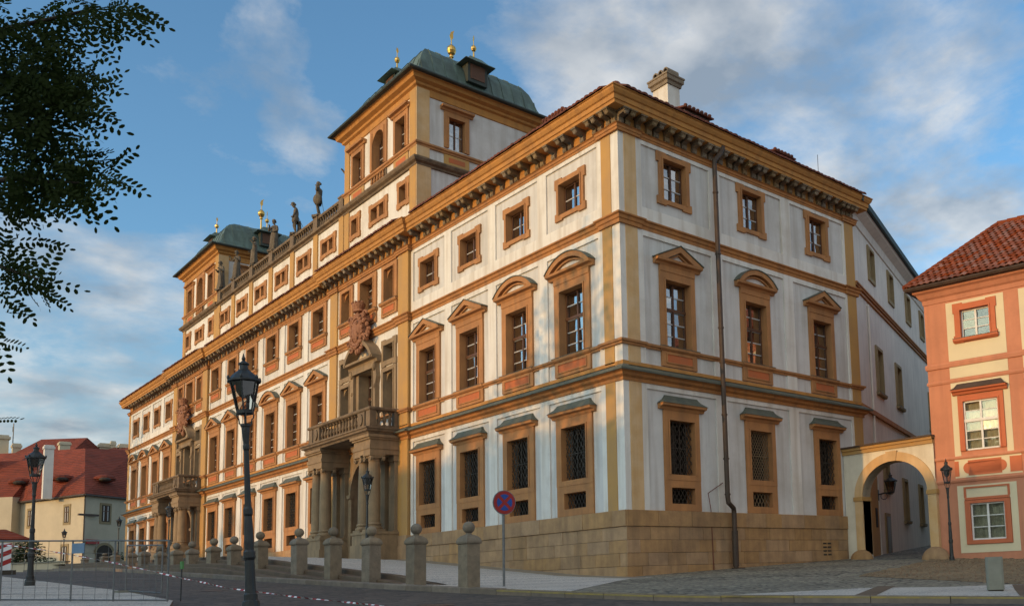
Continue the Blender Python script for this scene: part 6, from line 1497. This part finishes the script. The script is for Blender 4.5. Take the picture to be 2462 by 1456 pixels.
# weather vane on the back roof
p = at(31, 1062, 110); t = thing('weather_vane', 'thin weather vane with small flag above the far left roofs', 'weather vane', tuple(p)); g = MB(); g.tube([(0, 0, -1.5), (0, 0, 2.3)], .05, 5); part('rod', g, 'iron', t); g = MB(); g.box(-.75, .0, -.02, .02, 1.35, 1.95); part('flag', g, 'iron', t)
# small kiosk roof, clipped shrubs
p = at(5, 1372, 62); t = thing('kiosk', 'small red-roofed kiosk at the left edge of the square', 'kiosk', tuple(p)); hk = (1372-1290)/FPX*62
g = MB(); g.box(-1.6, .7, -1, 1, -.6, hk-.2); part('wall', g, 'bgwall', t); g = MB(); g.lathe([(1.9, hk-.25), (1.95, hk-.15), (.2, hk+.55)], -.6, 0, 4, rot=pi/4); part('roof', g, 'bgtile', t)
def shrub(label, px, vb, vt, d_, w, seed):
    p = at(px, vb, d_); h = (vb-vt)/FPX*d_; tt = thing('shrub', label, 'shrub', tuple(p), 0, 'shrubs before the pale house'); rn = random.Random(seed)
    g = MB(); g.tube([(0, 0, -.3), (0, 0, h*.5)], .08, 6); part('stem', g, 'bark', tt); g = MB(); leaf_cloud(g, [((0, 0, h*.5), (w/2, w/2, h*.5)), ((w*.2, 0, h*.62), (w*.3, w*.3, h*.38)), ((-w*.22, .1, h*.5), (w*.3, w*.3, h*.4))], 900, .17, rn); ob('crown', g.mesh('crown', 'foliage', fixn=False), tt)
shrub('dark round shrub before the pale house, behind the left lamp', 66, 1358, 1296, 60, 2.0, 1); shrub('low dark shrub left of the round one', 38, 1362, 1322, 60, 1.1, 2); shrub('small spreading shrub right of the round one', 112, 1362, 1338, 60, 1.2, 3)
p = at(284, 1352, 74); shrub('dark shrub by the left corner of the palace', 283, 1358, 1325, 72, .9, 4)
g = MB(); a, b = at(30, 1372, 58), at(160, 1372, 58); dd = (b-a); dd.z = 0; LW = dd.length
t = thing('planter_wall', 'low pale wall in front of the shrubs at left', 'wall', tuple(a), atan2(dd.y, dd.x)); g.box(0, LW, -.15, .15, -.6, .45); part('wall', g, 'bgwall', t); g = MB(); g.box(-.05, LW+.05, -.22, .22, .45, .53); part('coping', g, 'concrete', t)

# ------------------------------------------------------------------ houses across the square, behind the viewer's left, that keep the street in shade
def opp(label, x0, x1, y0, y1, ze, zr_, wm):
    tt = thing('opposite_house', label, 'house', ((x0+x1)/2, (y0+y1)/2, 0), 0, 'houses across the square'); cx_, cy_ = (x0+x1)/2, (y0+y1)/2; hx, hy = (x1-x0)/2, (y1-y0)/2
    g = MB(); g.box(-hx, hx, -hy, hy, -2, ze); part('wall', g, wm, tt); g = MB(); hi = hy
    V = [(-hx-.4, -hy-.4, ze), (hx+.4, -hy-.4, ze), (hx+.4, hy+.4, ze), (-hx-.4, hy+.4, ze), (-hx+hi*.6, 0, zr_), (hx-hi*.6, 0, zr_)]
    g.raw(V, [(0, 1, 5, 4), (2, 3, 4, 5), (1, 2, 5), (3, 0, 4), (3, 2, 1, 0)]); rr = part('roof', g, 'bgtile', tt)
    n = int((x1-x0)/4)
    for k in range(n):
        for zz in (2.5, 6.0):
            if zz+2.2 < ze:
                g = MB(); u = -hx+(k+.5)*(x1-x0)/n; g.box(u-.8, u+.8, hy-.02, hy+.07, zz-.2, zz+2.2); f = part('window', g, 'bgframe', tt); g = MB(); g.box(u-.6, u+.6, hy+.06, hy+.09, zz, zz+2.0); ob('glass', g.mesh('glass', 'dark'), f)
    for k in range(2): g = MB(); u = -hx*.5+k*hx; g.box(u-.6, u+.6, -1.2, -.2, ze, zr_+1.2); ob('chimney', g.mesh('chimney', 'bgwall'), rr)
opp('tall cream house across the square out of view', -29, 30, -68, -56, 10.0, 13.6, 'cream'); opp('long low house across the square out of view', -78, -31, -68, -56, 8.6, 11.2, 'bgwall'); opp('house across the square at the far end out of view', -125, -80, -68, -56, 9.0, 12.4, 'cream')
